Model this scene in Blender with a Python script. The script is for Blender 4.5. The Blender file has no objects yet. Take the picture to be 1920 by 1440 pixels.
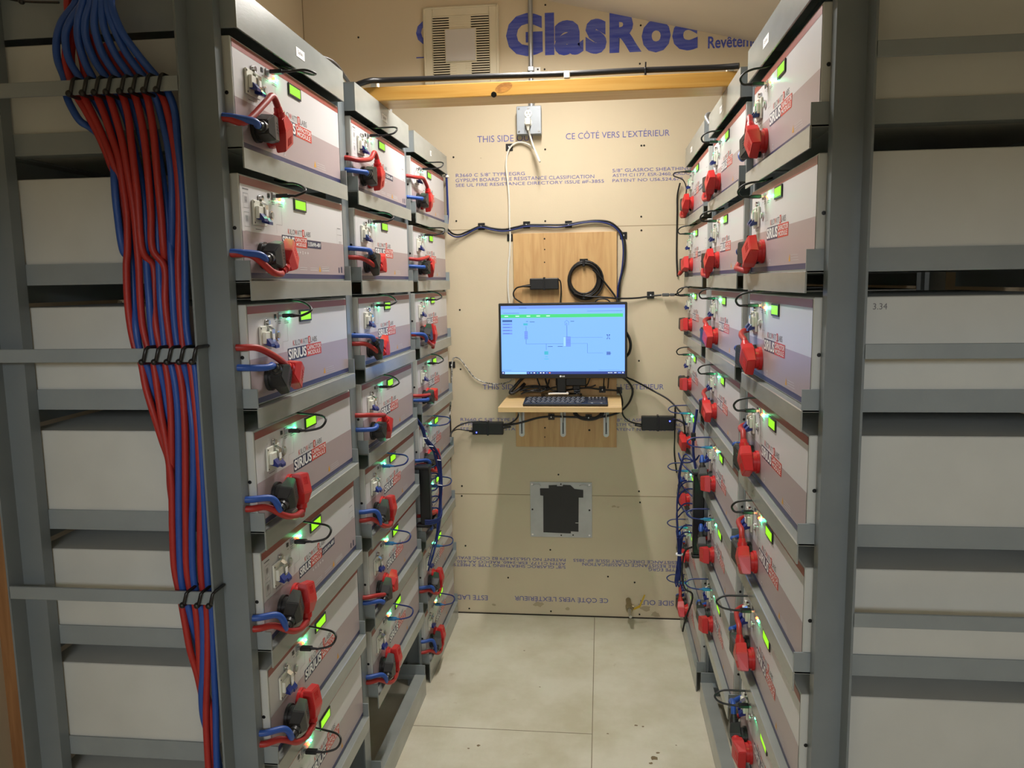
import bpy, bmesh, math, random
from mathutils import Vector, Matrix, Euler
random.seed(7)
S = bpy.context.scene
PI = math.pi

# ------------------------------------------------------------------ camera
F_PX, PITCH, YAW, ROLL, CAM_H = 1483.24, 0.127776, 0.113537, -0.015941, 1.56666
cd = bpy.data.cameras.new('camera')
cd.sensor_fit = 'HORIZONTAL'; cd.sensor_width = 36.0
cd.lens = F_PX / 1920 * 36.0
cd.clip_start = 0.05; cd.clip_end = 60
cam = bpy.data.objects.new('camera', cd); S.collection.objects.link(cam)
fwd = Vector((-math.sin(YAW)*math.cos(PITCH), math.cos(YAW)*math.cos(PITCH), -math.sin(PITCH)))
rt0 = fwd.cross(Vector((0, 0, 1))).normalized(); up0 = rt0.cross(fwd)
rt = rt0*math.cos(ROLL) + up0*math.sin(ROLL); up = -rt0*math.sin(ROLL) + up0*math.cos(ROLL)
cam.matrix_world = Matrix(((rt.x, up.x, -fwd.x, 0), (rt.y, up.y, -fwd.y, 0), (rt.z, up.z, -fwd.z, CAM_H), (0, 0, 0, 1)))
S.camera = cam

# ------------------------------------------------------------------ world, exposure
w = bpy.data.worlds.new('world'); S.world = w; w.use_nodes = True
w.node_tree.nodes['Background'].inputs[0].default_value = (0.8, 0.85, 0.9, 1)
w.node_tree.nodes['Background'].inputs[1].default_value = 0.05
S.view_settings.view_transform = 'Standard'; S.view_settings.look = 'None'
S.view_settings.gamma = 1.0; S.view_settings.use_curve_mapping = False
S.view_settings.exposure = 0.43

# ------------------------------------------------------------------ lights (the ceiling strip lamp, plus an added fill light)
def area(name, loc, sx, sy, power, col, rot=(0, 0, 0), spread=PI):
    l = bpy.data.lights.new(name, 'AREA'); l.shape = 'RECTANGLE'; l.size = sx; l.size_y = sy
    l.energy = power; l.color = col; l.spread = spread
    o = bpy.data.objects.new(name, l); o.location = loc; o.rotation_euler = rot
    S.collection.objects.link(o); return o
LX = -0.22
area('aisle_strip_light', (LX, 2.53, 2.640), 0.05, 1.12, 22, (1.0, 0.965, 0.92), spread=2.95)
area('added_fill_light', (-0.15, -2.9, 2.25), 1.8, 0.5, 36, (0.88, 0.94, 1.0), (PI/2, 0, 0))  # unseen source added behind the camera to light the near rack ends

# ------------------------------------------------------------------ materials
def lin(c):
    r = []
    for v in c:
        v = v/255.0
        r.append(v/12.92 if v <= 0.04045 else ((v+0.055)/1.055)**2.4)
    return (r[0], r[1], r[2], 1)
MATS = {}
def mat(name, rgb, rough=0.5, metal=0.0, var=0.0, scale=8.0, bump=0.0, bscale=60.0, spec=0.5, stretch=None, rgb2=None, emit=0.0, coat=0.0):
    if name in MATS: return MATS[name]
    m = bpy.data.materials.new(name); m.use_nodes = True
    nt = m.node_tree; b = nt.nodes['Principled BSDF']
    c = lin(rgb)
    b.inputs['Base Color'].default_value = c
    b.inputs['Roughness'].default_value = rough; b.inputs['Metallic'].default_value = metal
    b.inputs['Specular IOR Level'].default_value = spec
    if coat: b.inputs['Coat Weight'].default_value = coat
    if emit:
        b.inputs['Emission Color'].default_value = c; b.inputs['Emission Strength'].default_value = emit
        b.inputs['Base Color'].default_value = (0.02, 0.02, 0.02, 1)
    tc = nt.nodes.new('ShaderNodeTexCoord'); mp = nt.nodes.new('ShaderNodeMapping')
    nt.links.new(tc.outputs['Object'], mp.inputs[0])
    if stretch: mp.inputs['Scale'].default_value = stretch
    if var or rgb2:
        n = nt.nodes.new('ShaderNodeTexNoise'); n.inputs['Scale'].default_value = scale; n.inputs['Detail'].default_value = 6
        nt.links.new(mp.outputs[0], n.inputs[0])
        cr = nt.nodes.new('ShaderNodeValToRGB')
        cr.color_ramp.elements[0].position = 0.32; cr.color_ramp.elements[1].position = 0.68
        if rgb2:
            cr.color_ramp.elements[0].color = lin(rgb2); cr.color_ramp.elements[1].color = c
        else:
            cr.color_ramp.elements[0].color = tuple(x*(1-var) for x in c[:3]) + (1,)
            cr.color_ramp.elements[1].color = tuple(min(1, x*(1+var)) for x in c[:3]) + (1,)
        nt.links.new(n.outputs[0], cr.inputs[0]); nt.links.new(cr.outputs[0], b.inputs['Base Color'])
    if bump:
        n2 = nt.nodes.new('ShaderNodeTexNoise'); n2.inputs['Scale'].default_value = bscale; n2.inputs['Detail'].default_value = 3
        nt.links.new(mp.outputs[0], n2.inputs[0])
        bp = nt.nodes.new('ShaderNodeBump'); bp.inputs['Strength'].default_value = bump; bp.inputs['Distance'].default_value = 0.002
        nt.links.new(n2.outputs[0], bp.inputs['Height']); nt.links.new(bp.outputs[0], b.inputs['Normal'])
    MATS[name] = m; return m

M_WALL = mat('gypsum_beige', (210, 195, 168), 0.85, var=0.04, scale=2.2, bump=0.12, bscale=180)
M_CEIL = mat('gypsum_grey', (216, 204, 186), 0.85, var=0.03, scale=3, bump=0.1, bscale=180)
M_WHITEW = mat('white_wall_board', (225, 220, 205), 0.8, var=0.03, scale=5)
M_STEEL = mat('grey_painted_steel', (142, 150, 153), 0.34, var=0.05, scale=11, bump=0.06, bscale=220)
M_STEEL_SHADED = mat('grey_paint_shaded_post', (122, 130, 134), 0.28, var=0.06, scale=9, bump=0.08, bscale=160)  # same grey paint as the lips; post shade put into a darker base
M_LIP = mat('grey_painted_shelf_lip', (150, 154, 150), 0.22, var=0.08, scale=7, bump=0.06, bscale=90, stretch=(1, 1, 2.5), spec=0.7)
M_CASE = mat('white_enamelled_case', (202, 204, 200), 0.5, var=0.05, scale=6, bump=0.04, bscale=150)
M_LABEL = mat('pale_grey_label', (214, 213, 216), 0.33)
M_MAUVE = mat('mauve_label_band', (176, 160, 164), 0.33)
M_RUST = mat('rust_red_stripe', (152, 74, 66), 0.38)
M_NAVY = mat('navy_stripe', (56, 58, 98), 0.38)
M_BLKTX = mat('black_print', (42, 42, 48), 0.5)
M_GREYTX = mat('grey_print', (120, 118, 122), 0.5)
M_REDTX = mat('red_print', (205, 62, 48), 0.45)
M_WHTTX = mat('white_print', (245, 245, 245), 0.45)
M_NAVYBX = mat('navy_print_box', (48, 50, 82), 0.45)
M_YEL = mat('yellow_print', (225, 165, 50), 0.5)
M_BLACK = mat('black_plastic', (26, 26, 28), 0.35)
M_CONN = mat('black_connector_plastic', (44, 44, 44), 0.38, var=0.1, scale=30)
M_CRED = mat('red_connector_plastic', (200, 40, 42), 0.34, var=0.05, scale=20)
M_REDC = mat('red_cable_rubber', (168, 42, 38), 0.45, var=0.04, scale=20)
M_BLUEC = mat('blue_cable_rubber', (40, 82, 165), 0.42, var=0.04, scale=20)
M_BLKC = mat('black_cable_rubber', (22, 22, 24), 0.4)
M_USBB = mat('blue_data_cable', (26, 42, 104), 0.35)
M_USBP = mat('clear_blue_plug', (50, 115, 165), 0.2)
M_WHTC = mat('white_cable_rubber', (225, 222, 212), 0.5)
M_BREAK = mat('ivory_breaker', (226, 226, 214), 0.4)
M_BLEV = mat('blue_breaker_lever', (26, 40, 115), 0.3)
M_CHROME = mat('bright_metal', (205, 205, 205), 0.18, metal=1.0)
M_GALV = mat('galvanised_metal', (175, 178, 182), 0.42, metal=0.75, var=0.1, scale=25)
M_LCD = mat('lit_lcd_green', (150, 235, 20), 0.4, emit=0.85)
M_LEDG = mat('lit_led_green', (40, 255, 130), 0.3, emit=80.0)
M_LEDR = mat('lit_led_red', (255, 60, 20), 0.3, emit=30.0)
M_LEDB = mat('lit_led_blue', (50, 60, 255), 0.3, emit=10.0)
M_INK = mat('blue_wall_print', (98, 100, 168), 0.8)
M_INK2 = mat('blue_logo_print', (62, 76, 178), 0.8, rgb2=(100, 110, 190), scale=22, stretch=(0.5, 1, 6))
M_DARK = mat('dark_hole', (30, 26, 22), 0.8)
M_FLOOR = None
def wood(name, c1, c2, grain=(1, 1, 1), rough=0.45, dist=4.0, scale=3.0):
    m = bpy.data.materials.new(name); m.use_nodes = True; nt = m.node_tree; b = nt.nodes['Principled BSDF']
    tc = nt.nodes.new('ShaderNodeTexCoord'); mp = nt.nodes.new('ShaderNodeMapping'); mp.inputs['Scale'].default_value = grain
    nt.links.new(tc.outputs['Object'], mp.inputs[0])
    n = nt.nodes.new('ShaderNodeTexNoise'); n.inputs['Scale'].default_value = scale; n.inputs['Detail'].default_value = 8; n.inputs['Distortion'].default_value = dist*0.2
    nt.links.new(mp.outputs[0], n.inputs[0])
    cr = nt.nodes.new('ShaderNodeValToRGB'); cr.color_ramp.elements[0].position = 0.35; cr.color_ramp.elements[1].position = 0.65
    cr.color_ramp.elements[0].color = lin(c2); cr.color_ramp.elements[1].color = lin(c1)
    nt.links.new(n.outputs[0], cr.inputs[0]); nt.links.new(cr.outputs[0], b.inputs['Base Color'])
    b.inputs['Roughness'].default_value = rough
    return m
M_PLY = wood('birch_plywood', (206, 168, 116), (188, 146, 96), (14, 1, 1.2), 0.5)
M_SHELFW = wood('pale_laminate_wood', (226, 194, 140), (212, 178, 124), (1.2, 14, 14), 0.4)
M_BEAM = wood('varnished_pine', (214, 168, 92), (202, 150, 70), (1.0, 16, 16), 0.35)
M_STUD = wood('raw_brown_lumber', (176, 128, 82), (150, 104, 64), (14, 14, 1), 0.7)
def floor_mat():
    m = bpy.data.materials.new('painted_plywood_floor'); m.use_nodes = True; nt = m.node_tree; b = nt.nodes['Principled BSDF']
    tc = nt.nodes.new('ShaderNodeTexCoord')
    n = nt.nodes.new('ShaderNodeTexNoise'); n.inputs['Scale'].default_value = 3.2; n.inputs['Detail'].default_value = 9; n.inputs['Roughness'].default_value = 0.65
    nt.links.new(tc.outputs['Object'], n.inputs[0])
    cr = nt.nodes.new('ShaderNodeValToRGB'); e = cr.color_ramp.elements
    e[0].position = 0.34; e[0].color = lin((200, 192, 168)); e[1].position = 0.62; e[1].color = lin((220, 214, 196))
    nt.links.new(n.outputs[0], cr.inputs[0])
    n3 = nt.nodes.new('ShaderNodeTexNoise'); n3.inputs['Scale'].default_value = 14; n3.inputs['Detail'].default_value = 4
    nt.links.new(tc.outputs['Object'], n3.inputs[0])
    cr3 = nt.nodes.new('ShaderNodeValToRGB'); cr3.color_ramp.elements[0].position = 0.69; cr3.color_ramp.elements[1].position = 0.78
    cr3.color_ramp.elements[0].color = (0, 0, 0, 1); cr3.color_ramp.elements[1].color = (0.5, 0.5, 0.5, 1)
    nt.links.new(n3.outputs[0], cr3.inputs[0])
    mx = nt.nodes.new('ShaderNodeMixRGB'); nt.links.new(cr3.outputs[0], mx.inputs[0]); nt.links.new(cr.outputs[0], mx.inputs[1]); mx.inputs[2].default_value = lin((160, 142, 104))
    nt.links.new(mx.outputs[0], b.inputs['Base Color'])
    n2 = nt.nodes.new('ShaderNodeTexNoise'); n2.inputs['Scale'].default_value = 60; n2.inputs['Detail'].default_value = 5
    mp = nt.nodes.new('ShaderNodeMapping'); mp.inputs['Scale'].default_value = (2.5, 0.5, 1); nt.links.new(tc.outputs['Object'], mp.inputs[0]); nt.links.new(mp.outputs[0], n2.inputs[0])
    bp = nt.nodes.new('ShaderNodeBump'); bp.inputs['Strength'].default_value = 0.2; bp.inputs['Distance'].default_value = 0.002
    nt.links.new(n2.outputs[0], bp.inputs['Height']); nt.links.new(bp.outputs[0], b.inputs['Normal'])
    b.inputs['Roughness'].default_value = 0.42
    return m
M_FLOOR = floor_mat()

# ------------------------------------------------------------------ mesh builder
class MB:
    def __init__(s): s.v = []; s.f = []; s.mi = []; s.m = []; s.sm = []
    def mid(s, m):
        if m not in s.m: s.m.append(m)
        return s.m.index(m)
    def add(s, vs, fs, m, smooth=False):
        o = len(s.v); s.v += [tuple(v) for v in vs]; k = s.mid(m)
        for f in fs: s.f.append([i+o for i in f]); s.mi.append(k); s.sm.append(smooth)
        return s
    def box(s, x0, x1, y0, y1, z0, z1, m):
        x0, x1 = min(x0, x1), max(x0, x1); y0, y1 = min(y0, y1), max(y0, y1); z0, z1 = min(z0, z1), max(z0, z1)
        v = [(x0,y0,z0),(x1,y0,z0),(x1,y1,z0),(x0,y1,z0),(x0,y0,z1),(x1,y0,z1),(x1,y1,z1),(x0,y1,z1)]
        return s.add(v, [(0,3,2,1),(4,5,6,7),(0,1,5,4),(1,2,6,5),(2,3,7,6),(3,0,4,7)], m)
    def bbox(s, x0, x1, y0, y1, z0, z1, m, b=0.002, seg=1):
        bm = bmesh.new(); bmesh.ops.create_cube(bm, size=1)
        for v in bm.verts:
            v.co = Vector(((x0+x1)/2+v.co.x*abs(x1-x0), (y0+y1)/2+v.co.y*abs(y1-y0), (z0+z1)/2+v.co.z*abs(z1-z0)))
        bmesh.ops.bevel(bm, geom=bm.edges[:], offset=b, segments=seg, affect='EDGES', profile=0.6)
        bm.verts.index_update(); s.add([v.co for v in bm.verts], [[v.index for v in f.verts] for f in bm.faces], m); bm.free(); return s
    def prism(s, poly, a0, a1, m, axis='y'):
        # poly in the two other axes (order x,z for y; x,y for z; y,z for x)
        n = len(poly)
        def P(p, a): return (p[0], a, p[1]) if axis == 'y' else ((p[0], p[1], a) if axis == 'z' else (a, p[0], p[1]))
        vs = [P(p, a0) for p in poly] + [P(p, a1) for p in poly]
        fs = [list(range(n)), list(range(2*n-1, n-1, -1))] + [(i, i+n, (i+1) % n+n, (i+1) % n) for i in range(n)]
        return s.add(vs, fs, m)
    def cyl(s, c, d, r, h, m, n=16, r2=None, smooth=True):
        d = Vector(d).normalized(); a = d.orthogonal().normalized(); b = d.cross(a); c = Vector(c); r2 = r if r2 is None else r2
        vs = []
        for k, rr in ((0, r), (h, r2)):
            for i in range(n):
                t = 2*PI*i/n; vs.append(c + d*k + (a*math.cos(t)+b*math.sin(t))*rr)
        s.add(vs, [(i, (i+1) % n, (i+1) % n+n, i+n) for i in range(n)], m, smooth)
        s.add(vs, [list(range(n-1, -1, -1)), list(range(n, 2*n))], m)
        return s
    def sph(s, c, r, m, n=8, sq=(1, 1, 1)):
        bm = bmesh.new(); bmesh.ops.create_uvsphere(bm, u_segments=n*2, v_segments=n, radius=r)
        bm.verts.index_update()
        s.add([(c[0]+v.co.x*sq[0], c[1]+v.co.y*sq[1], c[2]+v.co.z*sq[2]) for v in bm.verts], [[v.index for v in f.verts] for f in bm.faces], m, True); bm.free(); return s
    def tube(s, pts, r, m, n=8, sub=5, raw=False, flat=None):
        P = [Vector(p) for p in pts]
        if not raw and len(P) > 2:
            Q = []
            for i in range(len(P)-1):
                p0 = P[max(i-1, 0)]; p1 = P[i]; p2 = P[i+1]; p3 = P[min(i+2, len(P)-1)]
                for k in range(sub):
                    t = k/sub
                    Q.append(0.5*((2*p1)+(-p0+p2)*t+(2*p0-5*p1+4*p2-p3)*t*t+(-p0+3*p1-3*p2+p3)*t**3))
            Q.append(P[-1]); P = Q
        Q = [P[0]]
        for q in P[1:]:
            if (q-Q[-1]).length > 1e-5: Q.append(q)
        P = Q
        T = [(P[min(i+1, len(P)-1)]-P[max(i-1, 0)]).normalized() for i in range(len(P))]
        a = T[0].orthogonal().normalized(); vs = []
        for i, p in enumerate(P):
            a = (a - T[i]*a.dot(T[i])).normalized(); b = T[i].cross(a)
            for k in range(n):
                t = 2*PI*k/n; vs.append(p+(a*math.cos(t)+b*math.sin(t))*r)
        L = len(P)
        fs = [(i*n+k, i*n+(k+1) % n, (i+1)*n+(k+1) % n, (i+1)*n+k) for i in range(L-1) for k in range(n)]
        s.add(vs, fs, m, True); s.add(vs, [list(range(n-1, -1, -1)), [(L-1)*n+k for k in range(n)]], m)
        return s
    def text(s, body, x0, x1, z0, z1, y, m, bold=0.0, flip=False, shear=0.0, thick=0.0):
        c = bpy.data.curves.new('txt', 'FONT'); c.body = body; c.size = 1; c.offset = bold; c.resolution_u = 3; c.shear = shear
        o = bpy.data.objects.new('txt', c); S.collection.objects.link(o)
        dg = bpy.context.evaluated_depsgraph_get(); me = bpy.data.meshes.new_from_object(o.evaluated_get(dg))
        xs = [v.co.x for v in me.vertices]; ys = [v.co.y for v in me.vertices]
        if xs:
            ax, bx, ay, by = min(xs), max(xs), min(ys), max(ys)
            vs = []
            for v in me.vertices:
                u = (v.co.x-ax)/(bx-ax); t = (v.co.y-ay)/(by-ay)
                if flip: u, t = 1-u, 1-t
                vs.append((x0+(x1-x0)*u, y, z0+(z1-z0)*t))
            s.add(vs, [list(p.vertices) for p in me.polygons], m)
        bpy.data.objects.remove(o); bpy.data.meshes.remove(me); bpy.data.curves.remove(c)
        return s
    def quad(s, x0, x1, z0, z1, y, m):
        return s.add([(x0, y, z0), (x1, y, z0), (x1, y, z1), (x0, y, z1)], [(0, 1, 2, 3)], m)
    def xf(s, M):
        s.v = [tuple(M @ Vector(v)) for v in s.v]; return s
    def mesh(s, name):
        me = bpy.data.meshes.new(name); me.from_pydata(s.v, [], s.f)
        for m in s.m: me.materials.append(m)
        for p, k, q in zip(me.polygons, s.mi, s.sm): p.material_index = k; p.use_smooth = q
        me.update(); return me
    def build(s, name, parent=None, **kw):
        o = bpy.data.objects.new(name, s.mesh(name)); S.collection.objects.link(o)
        if parent: o.parent = parent
        if kw: tag(o, **kw)
        return o
def tag(o, label=None, cat=None, group=None, kind=None):
    if label: o['label'] = label
    if cat: o['category'] = cat
    if group: o['group'] = group
    if kind: o['kind'] = kind
    return o
def empty(name, loc=(0, 0, 0), rz=0.0, **kw):
    o = bpy.data.objects.new(name, None); o.location = loc; o.rotation_euler = (0, 0, rz); o.empty_display_size = 0.05
    S.collection.objects.link(o); tag(o, **kw); return o
def copy_tree(o, parent=None):
    c = o.copy(); S.collection.objects.link(c); c.parent = parent
    for ch in list(o.children): copy_tree(ch, c)
    return c
PATHS={
'net_black':[(-0.673,3.5,1.803),(-0.656,3.53,1.785),(-0.63,3.556,1.783),(-0.591,3.556,1.797),(-0.532,3.556,1.818),(-0.483,3.556,1.807),(-0.429,3.556,1.801),(-0.376,3.556,1.81),(-0.33,3.556,1.818),(-0.254,3.556,1.817),(-0.186,3.556,1.815),(-0.144,3.556,1.818),(-0.074,3.556,1.827),(-0.014,3.556,1.83),(0.038,3.556,1.821),(0.075,3.556,1.793),(0.097,3.556,1.759),(0.104,3.556,1.711),(0.101,3.556,1.637),(0.084,3.556,1.563),(0.077,3.556,1.488),(0.075,3.556,1.443)],
'net_blue':[(-0.673,3.5,1.788),(-0.648,3.53,1.772),(-0.614,3.552,1.778),(-0.567,3.552,1.8),(-0.532,3.552,1.812),(-0.482,3.552,1.8),(-0.429,3.552,1.793),(-0.375,3.552,1.802),(-0.33,3.552,1.811),(-0.254,3.552,1.809),(-0.194,3.552,1.805),(-0.143,3.552,1.811),(-0.074,3.552,1.822),(-0.014,3.552,1.824),(0.038,3.552,1.812),(0.071,3.552,1.787),(0.089,3.552,1.755),(0.096,3.552,1.696),(0.09,3.552,1.615),(0.073,3.552,1.533),(0.069,3.552,1.443)],
'cord1':[(-0.308,3.53,2.221),(-0.303,3.52,2.186),(-0.286,3.5,2.136),(-0.27,3.49,2.094),(-0.262,3.485,2.079),(-0.27,3.5,2.1),(-0.289,3.53,2.139),(-0.318,3.55,2.165),(-0.357,3.556,2.175),(-0.389,3.556,2.162),(-0.409,3.556,2.13),(-0.416,3.556,2.073),(-0.409,3.556,1.996),(-0.405,3.556,1.929),(-0.405,3.556,1.832),(-0.403,3.556,1.764),(-0.407,3.556,1.686)],
'cord2':[(-0.407,3.556,1.684),(-0.412,3.556,1.646),(-0.416,3.556,1.571),(-0.415,3.556,1.51),(-0.41,3.556,1.464)],
'adA_l':[(-0.311,3.52,1.55),(-0.353,3.52,1.547),(-0.377,3.53,1.54),(-0.39,3.53,1.518),(-0.382,3.53,1.495),(-0.345,3.5,1.472),(-0.322,3.5,1.45)],
'adA_r':[(-0.188,3.52,1.576),(-0.18,3.53,1.567),(-0.177,3.535,1.537),(-0.18,3.535,1.492),(-0.184,3.53,1.447)],
'coil_tail':[(-0.037,3.525,1.617),(-0.007,3.53,1.587),(0.023,3.535,1.549),(0.052,3.535,1.511),(0.071,3.53,1.478),(0.074,3.52,1.444)],
'coil_tail2':[(-0.12,3.525,1.514),(-0.077,3.53,1.501),(0,3.53,1.496),(0.075,3.535,1.489),(0.15,3.55,1.489),(0.198,3.556,1.494),(0.231,3.556,1.498),(0.262,3.55,1.501)],
'coil_split1':[(0.317,3.54,1.502),(0.337,3.5,1.514),(0.35,3.42,1.536),(0.365,3.4,1.532)],
'coil_split2':[(0.317,3.54,1.502),(0.344,3.5,1.497),(0.357,3.42,1.5),(0.369,3.4,1.502)],
'mon_arc':[(-0.03,3.5,1.468),(-0.018,3.5,1.485),(0.004,3.5,1.489),(0.026,3.5,1.485),(0.041,3.5,1.471)],
'mon_side':[(0.104,3.5,1.348),(0.12,3.49,1.319),(0.127,3.48,1.286),(0.12,3.49,1.251),(0.104,3.5,1.232)],
'r_cable1':[(0.097,3.5,1.153),(0.115,3.5,1.141),(0.15,3.52,1.123),(0.226,3.54,1.079),(0.29,3.5,1.046),(0.33,3.45,1.009),(0.349,3.42,0.977),(0.359,3.42,0.902)],
'r_cable2':[(0.089,3.48,1.147),(0.111,3.48,1.132),(0.133,3.5,1.099),(0.136,3.5,1.069),(0.12,3.52,1.024),(0.087,3.54,0.986),(0.045,3.545,0.967),(-0.016,3.545,0.955),(-0.062,3.545,0.955),(-0.139,3.545,0.957),(-0.224,3.545,0.959),(-0.286,3.545,0.953),(-0.349,3.545,0.935),(-0.395,3.54,0.925),(-0.444,3.52,0.925)],
'r_cable3':[(0.076,3.52,1.081),(0.087,3.54,1.056),(0.094,3.556,1.022),(0.091,3.556,0.991),(0.099,3.556,0.96),(0.122,3.556,0.938),(0.151,3.54,0.93),(0.177,3.52,0.929)],
'adR_out':[(0.316,3.52,0.955),(0.334,3.48,0.955),(0.352,3.44,0.949),(0.358,3.42,0.932)],
'adL_1':[(-0.582,3.52,0.896),(-0.615,3.53,0.895),(-0.653,3.52,0.902),(-0.671,3.47,0.9),(-0.676,3.45,0.882)],
'adL_2':[(-0.513,3.54,0.933),(-0.562,3.55,0.933),(-0.608,3.54,0.932),(-0.651,3.51,0.92),(-0.669,3.46,0.904),(-0.676,3.44,0.884)],
'adL_3':[(-0.44,3.52,0.923),(-0.408,3.53,0.933),(-0.383,3.54,0.953),(-0.374,3.54,0.981),(-0.371,3.5,1.007)],
'under_mon1':[(-0.343,3.48,1.148),(-0.362,3.47,1.131),(-0.384,3.46,1.105),(-0.402,3.45,1.084),(-0.391,3.45,1.079),(-0.361,3.46,1.098),(-0.34,3.48,1.118)],
'under_mon2':[(-0.362,3.47,1.1),(-0.338,3.46,1.086),(-0.301,3.46,1.084),(-0.263,3.46,1.09),(-0.256,3.47,1.1),(-0.287,3.48,1.109),(-0.332,3.48,1.106),(-0.355,3.47,1.096),(-0.323,3.46,1.09),(-0.285,3.46,1.094),(-0.24,3.47,1.111),(-0.23,3.48,1.137)],
'under_mon3':[(-0.249,3.49,1.143),(-0.241,3.48,1.118),(-0.226,3.47,1.096),(-0.195,3.47,1.085),(-0.153,3.53,1.083),(-0.111,3.545,1.087),(-0.061,3.545,1.09),(0.007,3.545,1.082),(0.077,3.55,1.077)],
'braid':[(-0.398,3.52,1.136),(-0.414,3.53,1.123),(-0.448,3.55,1.11),(-0.496,3.556,1.108),(-0.543,3.556,1.118),(-0.582,3.556,1.141),(-0.613,3.556,1.183),(-0.64,3.556,1.219),(-0.661,3.556,1.23),(-0.675,3.556,1.224),(-0.68,3.556,1.203),(-0.682,3.556,1.183),(-0.683,3.55,1.125),(-0.686,3.54,1.047),(-0.689,3.52,0.979),(-0.692,3.5,0.967)],
'beamcable':[(-0.722,2.36,2.143),(-0.7,2.4,2.166),(-0.653,2.43,2.178),(-0.511,2.44,2.179),(-0.341,2.44,2.178),(-0.209,2.44,2.176),(-0.097,2.44,2.175),(0.085,2.44,2.176),(0.213,2.44,2.175),(0.327,2.44,2.174),(0.393,2.42,2.171)],
'b1':[(-0.947,1.426,2.109),(-0.955,1.426,2.085),(-0.984,1.426,2.055),(-0.998,1.426,2.022),(-0.999,1.426,1.987),(-0.989,1.426,1.955),(-0.988,1.426,1.927),(-0.98,1.426,1.904),(-0.965,1.426,1.878),(-0.956,1.44,1.869),(-0.954,1.465,1.859),(-0.955,1.5,1.851)],
'b2':[(-0.916,1.4,2.098),(-0.927,1.405,2.077),(-0.955,1.41,2.052),(-0.972,1.415,2.027),(-0.973,1.42,1.988),(-0.958,1.426,1.954),(-0.947,1.44,1.925),(-0.932,1.445,1.893),(-0.917,1.445,1.86),(-0.91,1.435,1.806),(-0.906,1.426,1.756),(-0.905,1.426,1.707),(-0.9,1.426,1.641),(-0.902,1.45,1.622),(-0.898,1.46,1.591),(-0.916,1.5,1.56)],
'b3':[(-0.91,1.39,2.095),(-0.917,1.39,2.071),(-0.931,1.395,2.046),(-0.941,1.405,2.016),(-0.938,1.415,1.978),(-0.928,1.42,1.951),(-0.929,1.445,1.928),(-0.914,1.445,1.889),(-0.908,1.445,1.84),(-0.901,1.445,1.775),(-0.897,1.445,1.709),(-0.895,1.445,1.622),(-0.893,1.44,1.544),(-0.885,1.426,1.493),(-0.881,1.426,1.449),(-0.87,1.426,1.425),(-0.868,1.435,1.389),(-0.873,1.45,1.324),(-0.897,1.5,1.271)],
'b4':[(-0.896,1.39,2.094),(-0.902,1.39,2.07),(-0.918,1.395,2.043),(-0.925,1.405,2.012),(-0.917,1.415,1.977),(-0.902,1.42,1.95),(-0.899,1.44,1.926),(-0.887,1.445,1.891),(-0.876,1.445,1.839),(-0.865,1.445,1.774),(-0.858,1.44,1.707),(-0.859,1.435,1.621),(-0.854,1.426,1.543),(-0.854,1.426,1.493),(-0.851,1.426,1.449),(-0.844,1.426,1.425),(-0.842,1.435,1.372),(-0.844,1.445,1.3),(-0.876,1.5,1.234)],
'b5':[(-0.883,1.385,2.091),(-0.888,1.385,2.068),(-0.898,1.39,2.034),(-0.898,1.405,1.993),(-0.885,1.415,1.962),(-0.878,1.42,1.949),(-0.876,1.44,1.925),(-0.866,1.445,1.891),(-0.856,1.445,1.839),(-0.844,1.445,1.773),(-0.835,1.44,1.707),(-0.834,1.435,1.62),(-0.831,1.426,1.543),(-0.83,1.426,1.493),(-0.828,1.426,1.448),(-0.819,1.426,1.424),(-0.813,1.426,1.373),(-0.813,1.426,1.303),(-0.824,1.426,1.144),(-0.827,1.426,1.094),(-0.83,1.426,1.021),(-0.828,1.426,0.969),(-0.82,1.426,0.94),(-0.818,1.435,0.891),(-0.828,1.46,0.826),(-0.85,1.5,0.79)],
'b6':[(-0.871,1.385,2.091),(-0.877,1.385,2.067),(-0.88,1.39,2.03),(-0.874,1.405,1.991),(-0.861,1.415,1.963),(-0.853,1.42,1.948),(-0.85,1.44,1.924),(-0.838,1.445,1.89),(-0.828,1.445,1.838),(-0.821,1.445,1.772),(-0.814,1.44,1.706),(-0.806,1.43,1.619),(-0.806,1.426,1.543),(-0.806,1.426,1.492),(-0.802,1.426,1.448),(-0.793,1.426,1.424),(-0.793,1.435,1.372),(-0.784,1.426,1.304),(-0.788,1.426,1.216),(-0.795,1.426,1.145),(-0.8,1.426,1.094),(-0.804,1.426,1.021),(-0.802,1.426,0.97),(-0.793,1.426,0.941),(-0.791,1.426,0.896),(-0.798,1.426,0.798),(-0.804,1.426,0.753),(-0.809,1.435,0.697),(-0.802,1.44,0.656),(-0.796,1.45,0.63),(-0.79,1.45,0.575)],
'b7':[(-0.861,1.385,2.09),(-0.867,1.385,2.067),(-0.864,1.39,2.035),(-0.854,1.405,1.994),(-0.834,1.415,1.958),(-0.827,1.42,1.947),(-0.817,1.43,1.92),(-0.81,1.435,1.886),(-0.796,1.426,1.833),(-0.792,1.426,1.769),(-0.796,1.426,1.704),(-0.81,1.44,1.623),(-0.812,1.46,1.593),(-0.829,1.5,1.566)],
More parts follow.
